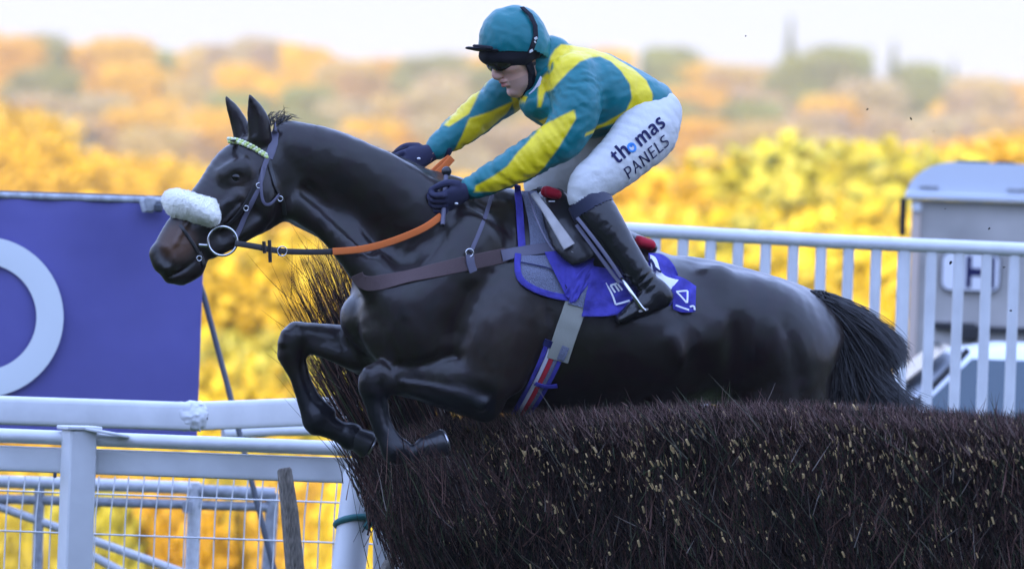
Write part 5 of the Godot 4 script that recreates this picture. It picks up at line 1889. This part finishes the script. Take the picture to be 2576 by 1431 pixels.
func build_board() -> void:
	var z := -4.0
	var b := thing("banner_board", "purple advertising board with part of a large white ring behind the left rail", "banner")
	var c0 := wz(-430, 484, z)
	var c1 := wz(516, 514, z)
	var c2 := wz(493, 1130, z)
	var c3 := wz(-452, 1098, z)
	# cloth panel, slightly slack
	var rows: Array = []
	for i in 25:
		var row: Array = []
		for k in 13:
			var u := i / 24.0
			var v := k / 12.0
			row.append(c0.lerp(c1, u).lerp(c3.lerp(c2, u), v) + Vector3(0, 0, 0.010 * sin(u * 13.0 + v * 3.0) * sin(PI * v) + 0.006 * sin(u * 41.0) * (1.0 - v)))
		var closed := row.duplicate()
		for k in range(12, -1, -1):
			closed.append(row[k] - Vector3(0, 0, 0.012))
		rows.append(closed)
	part("panel", grid_mesh(rows, true, null, true), M.banner_print, b)
	part("top_rail", tube([wz(-430, 478, z + 0.0), wz(518, 508, z)], 0.013, 10), M.galvanised, b)
	part("top_strip", tube([wz(-430, 469, z - 0.03), wz(518, 500, z - 0.03)], 0.006, 8), M.dark_steel, b)
	# ring
	var mid := wz(-44, 797, z + 0.022)
	var k_ := (25.0 - z) / FP
	var st: Array = []
	for i in 65:
		var an := TAU * i / 64.0
		var e := Vector3(cos(an), sin(an), 0)
		var r0 := 134.0 * k_
		var r1 := 202.0 * k_
		st.append([mid + e * r0, mid + e * r0 + Vector3(0, 0, 0.004), mid + e * r1 + Vector3(0, 0, 0.004), mid + e * r1])
	part("ring_print", grid_mesh(st, true), M.banner_white, b)
	# clamp and stay
	var at := wz(376, 514, z + 0.05)
	part("clamp", box(Vector3(0.042, 0.066, 0.05), 0.01), M.galvanised, b, Transform3D(Basis(), at))
	part("clamp_jaw", box(Vector3(0.034, 0.034, 0.06), 0.008), M.dark_steel, b, Transform3D(Basis(), at + Vector3(0.034, -0.012, 0)))
	part("clamp_jaw", box(Vector3(0.02, 0.05, 0.05), 0.006), M.galvanised, b, Transform3D(Basis(Vector3.BACK, 0.3), at + Vector3(-0.026, -0.008, 0)))
	var stay := thing("stay_pole", "dark grey stay pole leaning beside the purple board's right edge", "pole")
	part("pole", tube([wz(470, 620, z - 0.25), wz(510, 740, z - 0.2), wz(575, 985, z - 0.1), wz(604, 1100, z), wz(700, 1480, z + 0.1)], 0.0115, 12), M.dark_steel, stay)


func build_vehicles() -> void:
	# --- pale box van: its back wall faces the course
	var z := -13.0
	var van := thing("van", "pale grey box van with rounded roof and an H sign behind the right rail", "van")
	var k := (25.0 - z) / FP
	var l := wz(2278, 600, z).x
	var top := wz(2420, 408, z).y
	var lip := wz(2300, 492, z).y
	var W := 2.1
	var low := 0.55
	var prof: Array = [Vector2(0, low), Vector2(0, lip - 0.02)]
	prof.append(Vector2(W, lip - 0.02))
	prof.append(Vector2(W, low))
	var body := prism(prof, 4.6)
	part("body", body, M.van_panel, van, Transform3D(Basis(), Vector3(l + 0.03, 0, z - 2.3)))
	# roof cap with rounded shoulders
	var rp: Array = []
	for i in 9:
		var a := i / 8.0 * PI * 0.5
		rp.append(Vector2(0.26 - 0.26 * cos(a), lip + (top - lip) * sin(a)))
	for i in 9:
		var a := (8 - i) / 8.0 * PI * 0.5
		rp.append(Vector2(W + 0.06 - 0.26 + 0.26 * cos(a), lip + (top - lip) * sin(a)))
	part("roof", prism(rp, 4.7), M.van_roof, van, Transform3D(Basis(), Vector3(l, 0, z - 2.31)))
	part("roof_lip", box(Vector3(W + 0.07, 0.035, 0.03), 0.01), M.van_roof, van, Transform3D(Basis(), Vector3(l + W * 0.5 + 0.03, lip, z + 0.05)))
	for q in [[2450, 415, 0.16], [2530, 412, 0.10]]:
		part("roof_vent", box(Vector3(q[2], 0.016, 0.3), 0.005), M.rubber, van, Transform3D(Basis(), Vector3(wz(q[0], 408, z).x, top + 0.006, z - 0.35)))
	for q in [[2340, 470], [2560, 478]]:
		part("marker_lamp", box(Vector3(0.1, 0.018, 0.012), 0.004), M.galvanised, van, Transform3D(Basis(), wz(q[0], q[1], z + 0.046)))
	part("corner_trim", box(Vector3(0.045, lip - low - 0.1, 0.03), 0.01), M.trim_pale, van, Transform3D(Basis(), Vector3(l + 0.055, (lip + low) * 0.5, z + 0.012)))
	part("lamp_cap", box(Vector3(0.05, 0.05, 0.04), 0.015), M.white_paint, van, Transform3D(Basis(), Vector3(l + 0.055, lip - 0.06, z + 0.03)))
	for q in [[2263, 545, 0.20], [2258, 770, 0.16]]:
		part("mirror", box(Vector3(0.035, q[2], 0.08), 0.012), M.rubber, van, Transform3D(Basis(), wz(q[0], q[1], z - 0.3)))
	part("door_seam", box(Vector3(0.012, lip - low - 0.1, 0.006), 0.002), M.dark_steel, van, Transform3D(Basis(), Vector3(l + 0.03 + W * 0.5, (lip + low) * 0.5, z + 0.004)))
	part("door_handle", box(Vector3(0.22, 0.04, 0.05), 0.015), M.rubber, van, Transform3D(Basis(), wz(2405, 821, z + 0.03)))
	part("latch", box(Vector3(0.10, 0.085, 0.06), 0.015), M.rubber, van, Transform3D(Basis(), wz(2440, 838, z + 0.034)))
	part("latch_bar", box(Vector3(0.30, 0.03, 0.04), 0.01), M.rubber, van, Transform3D(Basis(), wz(2530, 830, z + 0.03)))
	for s in [0.35, W - 0.3]:
		for zz in [0.9, 3.8]:
			part("wheel", tube([Vector3(l + s - 0.11, 0.34, z - zz), Vector3(l + s + 0.11, 0.34, z - zz)], 0.34, 20), M.tyre, van)
	part("bumper", box(Vector3(W, 0.14, 0.12), 0.03), M.rubber, van, Transform3D(Basis(), Vector3(l + W * 0.5, 0.5, z + 0.05)))
	var corner := Vector3(l, 0, z)
	van.transform = Transform3D(Basis(), corner) * Transform3D(Basis(Vector3.UP, deg_to_rad(-3.8)), Vector3.ZERO) * Transform3D(Basis(), -corner)
	# sign plate with rounded corners and the letter H
	var sw := 150.0 * k
	var sh := 100.0 * k
	var c := wz(2444, 684, z + 0.02)
	var plate := func(w: float, h: float, r: float) -> Array:
		var out: Array = []
		for q in 4:
			var cx: float = [1, -1, -1, 1][q] * (w - r)
			var cy: float = [1, 1, -1, -1][q] * (h - r)
			for i in 6:
				var a := PI * 0.5 * (q + i / 5.0)
				out.append(Vector2(cx + r * cos(a), cy + r * sin(a)))
		return out
	var tilt := Basis()
	var sign_ := part("sign_edge", prism(plate.call(sw * 0.5, sh * 0.5, 0.045), 0.012), M.dark_steel, van, Transform3D(tilt, c))
	part("sign_plate", prism(plate.call(sw * 0.5 - 0.008, sh * 0.5 - 0.008, 0.04), 0.014), M.white_print, sign_, Transform3D(Basis(), Vector3(0, 0, 0.003)))
	for q in [[-0.020, 0.018, 0.165], [0.10, 0.018, 0.165]]:
		part("letter_stroke", box(Vector3(0.028, q[2], 0.004), 0.001), M.navy_print, sign_, Transform3D(Basis(), Vector3(q[0] + 0.01, 0.0, 0.012)))
	part("letter_stroke", box(Vector3(0.10, 0.04, 0.004), 0.001), M.navy_print, sign_, Transform3D(Basis(), Vector3(0.05, 0.0, 0.0125)))
	# --- white car before the van, seen through the balusters
	z = -9.0
	var car := thing("car", "white parked car with sloping windscreen before the van, behind the balusters", "car")
	var x0 := wz(2300, 870, z).x
	var roof := wz(2450, 866, z).y
	var rows: Array = []
	# cross sections from the nose (left) to the tail (right): x, height of bonnet or roof, half width
	var secs := [[-1.35, 0.62, 0.68], [-1.30, 0.72, 0.78], [-1.0, 0.82, 0.84], [-0.45, 0.93, 0.86], [-0.36, 0.96, 0.86], [0.22, roof - 0.04, 0.70], [0.45, roof, 0.69], [1.2, roof + 0.005, 0.69], [1.9, roof - 0.06, 0.68], [2.45, 0.98, 0.80], [2.6, 0.85, 0.78], [2.66, 0.6, 0.72]]
	for s: Array in secs:
		var row: Array = []
		for q in 18:
			var a := TAU * q / 18.0
			var y: float = 0.28 + (s[1] - 0.28) * (0.5 + 0.5 * signf(sin(a)) * pow(absf(sin(a)), 0.42))
			var wd: float = s[2] if y < 0.9 else lerpf(s[2] + 0.1, s[2], clampf((y - 0.9) / 0.5, 0, 1)) if s[1] > 1.0 else s[2]
			row.append(Vector3(x0 + s[0], y, z - 0.9 + signf(cos(a)) * pow(absf(cos(a)), 0.42) * wd))
		rows.append(row)
	part("body", grid_mesh(rows, true, null, true), M.car_paint, car)
	var pane := func(called: String, pts: Array, m: Material) -> void:
		var quad: Array = []
		for i in 5:
			var a: Vector3 = (pts[0] as Vector3).lerp(pts[1], i / 4.0)
			var b: Vector3 = (pts[3] as Vector3).lerp(pts[2], i / 4.0)
			quad.append([a, b, b - Vector3(0, 0.01, 0.012), a - Vector3(0, 0.01, 0.012)])
		part(called, grid_mesh(quad, true, null, true), m, car)
	var zs := z - 0.9 + 0.80
	pane.call("side_window", [Vector3(x0 - 0.12, 0.98, zs + 0.05), Vector3(x0 + 0.95, 0.98, zs + 0.05), Vector3(x0 + 0.95, roof - 0.07, zs - 0.055), Vector3(x0 + 0.28, roof - 0.07, zs - 0.055)], M.car_glass)
	pane.call("side_window", [Vector3(x0 + 1.02, 0.98, zs + 0.05), Vector3(x0 + 2.1, 0.98, zs + 0.05), Vector3(x0 + 1.8, roof - 0.09, zs - 0.055), Vector3(x0 + 1.02, roof - 0.07, zs - 0.055)], M.car_glass)
	part("windscreen", grid_mesh([[Vector3(x0 - 0.34, 0.985, z - 1.6), Vector3(x0 - 0.34, 0.985, z - 0.2)], [Vector3(x0 + 0.2, roof - 0.03, z - 1.5), Vector3(x0 + 0.2, roof - 0.03, z - 0.3)]]), M.car_glass, car, Transform3D(Basis(), Vector3(-0.012, 0.012, 0)))
	for p in [[-0.16, 0.97, 0.26, -0.03, 0.06, -0.05], [0.985, 0.97, 0.985, -0.05, 0.06, -0.05]]:
		part("pillar_trim", tube([Vector3(x0 + p[0], p[1], zs + 0.062), Vector3(x0 + p[2], roof + p[3], zs - 0.045)], 0.016, 8), M.rubber, car)
	for s in [-0.85, 1.95]:
		for w in [-0.06, -1.68]:
			part("wheel", tube([Vector3(x0 + s, 0.31, z + w - 0.1), Vector3(x0 + s, 0.31, z + w + 0.08)], 0.31, 22), M.tyre, car)
	part("door_mirror", box(Vector3(0.12, 0.10, 0.2), 0.03), M.car_paint, car, Transform3D(Basis(), Vector3(x0 + 0.0, 1.02, z + 0.06)))


func build_clods() -> void:
	var r := RandomNumberGenerator.new()
	r.seed = 5
	var spots := [[1877, 90, 5, "high against the white sky beside the jockey's back"], [2183, 275, 5, "before the far trees, left of the pair"], [2293, 298, 6, "before the far trees, middle of three"], [2350, 330, 4, "before the far trees, lowest of three"], [2104, 548, 4, "before the yellow bush above the rail"], [2380, 525, 4, "on the pale van back, upper left"], [2490, 575, 6, "on the pale van back just above the rail"], [2393, 661, 8, "on the white H sign plate"], [2528, 672, 5, "right of the H sign"], [2544, 781, 6, "below and right of the H sign"]]
	for s: Array in spots:
		var F := Field.new(Vector3.ONE * -0.02, Vector3.ONE * 0.02, 0.0035)
		var a := Vector3(r.randf_range(-1, 1), r.randf_range(-1, 1), r.randf_range(-1, 1)) * 0.003
		var q: float = s[2] * 0.5 / 742.0
		F.chain([[a, q, q * 0.8], [-a, q * 0.7, q]], 0.002)
		var o := part("turf_clod", Field.solid(F.surface(null, null, 0)), M.clod, self, Transform3D(Basis(), wz(s[0], s[1], -0.4)))
		tag(o, "dark turf speck in the air, " + s[3], "turf clod", "turf thrown up by the horse")


# ------------------------------------------------------------------ land, trees, grandstand
func ground_y(z: float, x := 5.0) -> float:
	# level course, falling away beyond the rails to a shallow valley, then the rise with the forest
	var d := 25.0 - z
	# on the left the bank starts closer to the rails
	var edge := lerpf(33.0, 40.0, smoothstep(-1.5, 1.0, x))
	if d < edge:
		return 0.0
	if d < 75.0:
		return -6.0 * smoothstep(edge, edge + 35.0, d)
	if d < 330.0:
		return -6.0
	return -6.0 + 5.0 * smoothstep(330.0, 800.0, d)


func build_land() -> void:
	var rows: Array = []
	var zs: Array = [140.0, 60.0, 30.0]
	for i in 60:
		zs.append(10.0 - i * 1.2)
	for i in 30:
		zs.append(-66.0 - i * i * 1.6)
	zs.append(-2600.0)
	for z: float in zs:
		var row: Array = []
		for i in 41:
			var x := signf(i - 20.0) * pow(absf(i - 20.0) / 20.0, 2.0) * (70.0 + absf(z - 25.0) * 1.4)
			row.append(Vector3(x, ground_y(z, x), z))
		rows.append(row)
	var g := part("ground", grid_mesh(rows), M.turf, self)
	g.set_meta("kind", "structure")


var proto := {}

# clumps of leaves spread through a crown of unit size; shape 0 round, 1 tall, 2 conifer
func crown_copies(shape: int, count: int, sd: int, leaf: float) -> Array:
	var r := RandomNumberGenerator.new()
	r.seed = sd
	var xf: Array = []
	var cols: Array = []
	var lobes: Array = []
	for i in 16:
		var an := r.randf() * TAU
		var y := r.randf()
		var w := 0.0
		if shape == 2:
			w = 0.46 * (1.0 - y) * r.randf_range(0.7, 1.0)
		else:
			w = 0.36 * sqrt(maxf(0.0, 1.0 - pow(absf(y * 2.0 - 0.9), 2.2))) * r.randf_range(0.5, 1.0)
		lobes.append([Vector3(cos(an) * w, y, sin(an) * w), (0.10 + 0.10 * r.randf()) * (0.7 if shape == 2 else 1.0), r.randf()])
	for i in count:
		var l: Array = lobes[r.randi() % lobes.size()]
		var v: Vector3 = Vector3(r.randfn(), r.randfn() * 0.8, r.randfn()).normalized() * pow(r.randf(), 0.45) * float(l[1]) * 1.25
		var p: Vector3 = l[0] + v
		if shape == 2:
			# tiers of boughs that narrow to a spire
			var up := 1.0 - pow(r.randf(), 0.62)
			var an := r.randf() * TAU
			var reach := 0.42 * (1.0 - up) * sqrt(r.randf()) * (0.72 + 0.28 * sin(up * 46.0 + an))
			p = Vector3(cos(an) * reach, up, sin(an) * reach)
		p.y = clampf(p.y, 0.0, 1.02)
		var s := leaf * r.randf_range(0.6, 1.3) * (1.0 - 0.6 * p.y if shape == 2 else 1.0)
		var b := Basis(Vector3(r.randfn(), r.randfn(), r.randfn()).normalized(), r.randf() * TAU).scaled(Vector3.ONE * s)
		xf.append(Transform3D(b, p))
		var tone: float = 0.55 + 0.45 * r.randf() + 0.25 * (l[2] - 0.5)
		cols.append(Color(tone, tone * (0.9 + 0.2 * l[2]), tone * r.randf_range(0.6, 1.2)))
	return [xf, cols]


func leaf_clump() -> ArrayMesh:
	var st := SurfaceTool.new()
	st.begin(Mesh.PRIMITIVE_TRIANGLES)
	var r := RandomNumberGenerator.new()
	r.seed = 3
	for i in 22:
		var b := Basis(Vector3(r.randfn(), r.randfn(), r.randfn()).normalized(), r.randf() * TAU)
		var o := Vector3(r.randfn(), r.randfn() * 0.8, r.randfn()) * 0.36
		var q := [Vector3(0, -0.19, 0), Vector3(0.12, 0, 0.03), Vector3(0, 0.2, 0), Vector3(-0.12, 0, 0.03)]
		for t in [[0, 1, 2], [0, 2, 3]]:
			for k in t:
				st.add_vertex(o + b * (q[k] as Vector3))
	st.generate_normals()
	return st.commit()


func foliage(called: String, col: Color) -> StandardMaterial3D:
	var m := mat(called, col, 0.65, 0.3)
	m.vertex_color_use_as_albedo = true
	m.backlight_enabled = true
	m.backlight = Color(0.35, 0.35, 0.35)
	return m


func trunk_mesh(shape: int, sd: int) -> ArrayMesh:
	# unit height: trunk with forking limbs
	var r := RandomNumberGenerator.new()
	r.seed = sd
	var list: Array = [[tube([Vector3(0, -0.06, 0), Vector3(0.008, 0.2, 0), Vector3(-0.01, 0.5, 0.01), Vector3(0.004, 0.95, 0)], [0.022, 0.017, 0.012, 0.003], 8)]]
	for i in 9:
		var y := 0.28 + 0.6 * i / 9.0
		var an := r.randf() * TAU
		var l := (0.24 if shape != 2 else 0.16) * (1.2 - y)
		var d := Vector3(cos(an), 0.7 if shape != 2 else -0.1, sin(an))
		list.append([tube([Vector3(0, y, 0), Vector3(0, y, 0) + d * l * 0.5, Vector3(0, y + 0.03, 0) + d * l], [0.007, 0.005, 0.0015], 5)])
	return joined(list)


func build_trees() -> void:
	var clump := leaf_clump()
	var kinds := {
		"gold": foliage("leaf_gold", Color(0.580, 0.335, 0.030)), "yellow": foliage("leaf_yellow", Color(0.570, 0.390, 0.035)), "orange": foliage("leaf_orange", Color(0.546, 0.326, 0.044)),
		"lime": foliage("leaf_lime", Color(0.400, 0.335, 0.050)), "green": foliage("leaf_green", Color(0.211, 0.229, 0.088)), "rust": foliage("leaf_rust", Color(0.414, 0.299, 0.132)),
		"bare": foliage("leaf_bare", Color(0.361, 0.290, 0.194)), "pine": foliage("leaf_pine", Color(0.106, 0.132, 0.070)),
	}
	var bark := mat("bark", Color(0.22, 0.18, 0.16), 0.9, 0.2)
	grain(bark, 0.05, 256, 0.5, 3.0, true, Vector3(1, 0.3, 1), 0.5)
	var crowns: Array = []
	for sh in 3:
		for v in 2:
			var c := crown_copies(sh, 4200, 40 + sh * 7 + v, 0.085 if sh != 2 else 0.07)
			var mm := MultiMesh.new()
			mm.transform_format = MultiMesh.TRANSFORM_3D
			mm.use_colors = true
			mm.mesh = clump
			mm.instance_count = c[0].size()
			for i in c[0].size():
				mm.set_instance_transform(i, c[0][i])
				mm.set_instance_color(i, c[1][i])
			crowns.append(mm)
	var trunks := [trunk_mesh(0, 1), trunk_mesh(0, 2), trunk_mesh(1, 3), trunk_mesh(1, 4), trunk_mesh(2, 5), trunk_mesh(2, 6)]
	var r := RandomNumberGenerator.new()
	r.seed = 11
	var used := {}
	var grow := func(called: String, label: String, group: String, px: float, top_py: float, dist: float, wide: float, shape: int, kind: String, bare: float) -> void:
		var z := 25.0 - dist
		var at := wz(px, top_py, z)
		var gy := ground_y(z, at.x)
		var high := (at.y - gy) * (0.97 if shape == 1 else 1.04 if shape == 2 else 0.885)
		var said := label
		while used.has(said):
			said += (" too" if said.ends_with("right") else ", further right")
		used[said] = true
		var t := thing(called, said, "bush" if called.ends_with("bush") else "tree", Vector3(at.x, gy, z), group)
		t.rotation.y = r.randf() * TAU
		var which := shape * 2 + r.randi() % 2
		part("trunk", trunks[which], bark, t, Transform3D(Basis().scaled(Vector3(high, high, high)), Vector3.ZERO))
		var cw := wide * 1.15
		var o := MultiMeshInstance3D.new()
		o.name = "crown"
		o.multimesh = crowns[which]
		o.material_override = kinds[kind]
		o.set_meta("kind", "stuff")
		o.transform = Transform3D(Basis().scaled(Vector3(cw, high * (1.0 - bare), cw)), Vector3(0, high * bare, 0))
		t.add_child(o, true)
	var words := {"gold": "golden", "yellow": "yellow", "orange": "orange", "lime": "yellow-green", "green": "dull green", "rust": "rusty brown", "bare": "bare pinkish", "pine": "dark conifer"}
	# --- near bushes and small trees beyond the rails, tops just above the rail line
	var near := [
		[-30, 470, 96, 4.2, "gold"], [150, 452, 92, 4.0, "gold"], [330, 476, 98, 4.4, "gold"], [480, 500, 90, 3.6, "yellow"], [600, 520, 92, 3.6, "gold"], [730, 540, 88, 3.8, "yellow"], [900, 560, 92, 4.2, "gold"], [1090, 560, 95, 4.2, "orange"],
		[1300, 500, 96, 4.4, "gold"], [1480, 470, 98, 4.4, "gold"], [1650, 420, 104, 5.0, "gold"], [1790, 404, 100, 4.8, "gold"], [1960, 350, 106, 5.2, "yellow"], [2120, 316, 100, 5.2, "lime"], [2280, 350, 96, 5.0, "lime"], [2440, 350, 108, 5.4, "gold"], [2600, 330, 104, 5.2, "gold"],
		[2050, 480, 88, 3.6, "lime"], [2200, 470, 86, 3.4, "yellow"], [1880, 490, 90, 3.6, "yellow"], [640, 800, 78, 2.8, "lime"], [560, 860, 76, 2.4, "yellow"], [720, 840, 77, 2.6, "lime"], [2130, 420, 92, 3.4, "lime"]]
	for i in near.size():
		var q: Array = near[i]
		grow.call("autumn_bush", "%s %s bush beyond the rails, %s" % ["low" if i > 16 else "tall", words[q[4]], near_where(q[0])], "autumn bushes beyond the rails", q[0], q[1], q[2], q[3] * 1.5, 0, q[4], 0.0)
	# --- low scrub close behind the rails, seen through the mesh
	var scrub := [[-60, 1150, 66], [60, 1120, 72], [180, 1160, 64], [300, 1130, 70], [420, 1165, 65], [540, 1120, 73], [640, 1090, 70], [760, 1110, 66], [860, 1140, 72], [960, 1130, 64], [1080, 1150, 70]]
	for i in scrub.size():
		var q: Array = scrub[i]
		grow.call("low_bush", "low %s scrub bush seen through the wire mesh, %s" % [["golden", "yellow", "yellow-green", "orange"][i % 4], near_where(q[0])], "scrub behind the wire mesh", q[0], q[1], q[2], 2.0, 0, ["gold", "yellow", "lime", "orange"][i % 4], 0.0)
	# --- middle distance trees
	var middle := [[-30, 238, 230, 10.0, "orange"], [70, 290, 210, 7.0, "gold"], [190, 360, 250, 8.0, "gold"], [330, 372, 240, 8.0, "gold"], [480, 392, 260, 8.0, "yellow"], [640, 402, 250, 8.0, "gold"], [820, 410, 260, 8.0, "yellow"], [1000, 420, 255, 8.0, "gold"], [1180, 420, 250, 8.0, "orange"], [1420, 410, 260, 8.0, "gold"], [1590, 400, 250, 8.0, "gold"], [1720, 420, 260, 7.0, "rust"], [2480, 318, 250, 8.0, "gold"], [2600, 310, 240, 8.0, "gold"]]
	for i in middle.size():
		var q: Array = middle[i]
		grow.call("autumn_tree", "%s autumn tree in the middle distance, %s" % [words[q[4]], near_where(q[0])], "autumn trees in the middle distance", q[0], q[1], q[2], q[3], 0, q[4], 0.05)
	# --- the far forest: skyline row, then two rows before it
	var sky_ := [[-60, 92], [20, 100], [85, 96], [160, 128], [240, 118], [310, 112], [370, 140], [450, 150], [530, 130], [600, 126], [640, 112], [700, 124], [770, 136], [850, 155], [930, 160], [1010, 158], [1090, 146], [1170, 160], [1260, 158], [1350, 150], [1440, 145], [1540, 140], [1620, 150], [1690, 138], [1760, 175], [1840, 182], [1920, 178], [1990, 66], [2035, 150], [2110, 136], [2190, 140], [2250, 126], [2320, 176], [2400, 168], [2470, 212], [2550, 214], [2640, 210]]
	var tone := ["orange", "gold", "green", "gold", "orange", "orange", "green", "gold", "rust", "bare", "bare", "gold", "gold", "orange", "gold", "orange", "green", "orange", "gold", "rust", "green", "gold", "pine", "green", "orange", "rust", "rust", "pine", "green", "green", "pine", "pine", "green", "pine", "rust", "orange", "rust"]
	for i in sky_.size():
		var q: Array = sky_[i]
		var kind: String = tone[i]
		var con := kind == "pine"
		grow.call("conifer" if con else "forest_tree", "%s tree on the far skyline, %s" % [words[kind], near_where(q[0])], "far trees of the forest", q[0], q[1], r.randf_range(640, 700), 6.0 if con else r.randf_range(7.0, 10.0), 2 if con else 1, kind, 0.1 if con else 0.28)
	for row in 3:
		var n := 22
		for i in n:
			var px := -80.0 + 2760.0 * (i + r.randf_range(0.1, 0.9)) / n
			var base := lerpf(160, 215, clampf((px - 1500) / 1000.0, 0, 1))
			var py := base + 40 + row * 60 + r.randf_range(-25, 30)
			var pick := r.randf()
			var right := clampf((px - 1300) / 600.0, 0.0, 1.0)
			var kind := "bare"
			if row == 0 and pick < 0.75 - right * 0.4:
				kind = ["gold", "orange", "green", "gold", "lime", "rust"][r.randi() % 6]
			elif pick < 0.14:
				kind = "green"
			elif pick < 0.30 - right * 0.12:
				kind = "gold"
			elif pick < 0.42:
				kind = "rust"
			grow.call("forest_tree", "%s tree in the far forest, %s row, %s" % [words[kind], ["back", "middle", "front"][row], near_where(px)], "far trees of the forest", px, py, 600.0 - row * 60.0 + r.randf_range(-15, 15), r.randf_range(6.5, 9.5), 1, kind, 0.2)


func near_where(px: float) -> String:
	var marks := [[-40, "at the left edge"], [120, "above the purple board's left half"], [300, "above the purple board's middle"], [450, "left of the horse's ears"], [600, "behind the horse's ears"], [760, "above the horse's mane"], [920, "over the horse's neck"], [1080, "left of the jockey's far arm"], [1220, "behind the jockey's helmet"], [1400, "behind the jockey's shoulders"], [1600, "behind the jockey's back"], [1760, "right of the jockey's seat"], [1900, "above the horse's croup"], [2060, "above the horse's tail"], [2220, "left of the van"], [2380, "above the van's left corner"], [2520, "above the van's middle"], [2640, "at the right edge"]]
	var best: Array = marks[0]
	for m: Array in marks:
		if absf(m[0] - px) < absf(best[0] - px):
			best = m
	return best[1]


func build_stand() -> void:
	# the grandstand across the course behind the camera; it keeps the low sun off the fence
	var s := thing("grandstand", "long grandstand behind the camera whose shade covers the course", "grandstand", Vector3(0, 0, 86))
	var high := 22.0
	part("back_wall", box(Vector3(240, high, 3), 0.2), M.concrete, s, Transform3D(Basis(), Vector3(0, high * 0.5, 14)))
	part("roof", box(Vector3(244, 0.8, 26), 0.2), M.galvanised, s, Transform3D(Basis(), Vector3(0, high + 0.4, 3)))
	for i in 12:
		part("tier", box(Vector3(240, 0.9 + i * 1.2, 1.9), 0.05), M.concrete, s, Transform3D(Basis(), Vector3(0, (0.9 + i * 1.2) * 0.5, -9 + i * 1.95)))
	for i in 13:
		part("column", box(Vector3(0.6, high, 0.6), 0.05), M.galvanised, s, Transform3D(Basis(), Vector3(-114 + i * 19.0, high * 0.5, -6)))


func build_all() -> void:
	tack_materials()
	jockey_materials()
	course_materials()
	silk_polygons()
	build_land()
	build_stand()
	build_trees()
	build_vehicles()
	build_board()
	build_rails()
	build_fence()
	build_horse_arrays()
	job("roll", bridle_roll)
	job("saddle", saddle_arrays)
	jockey_arrays()
	run_jobs()
	build_horse()
	build_bridle()
	build_saddlery()
	build_saddle()
	build_jockey()
	build_clods()
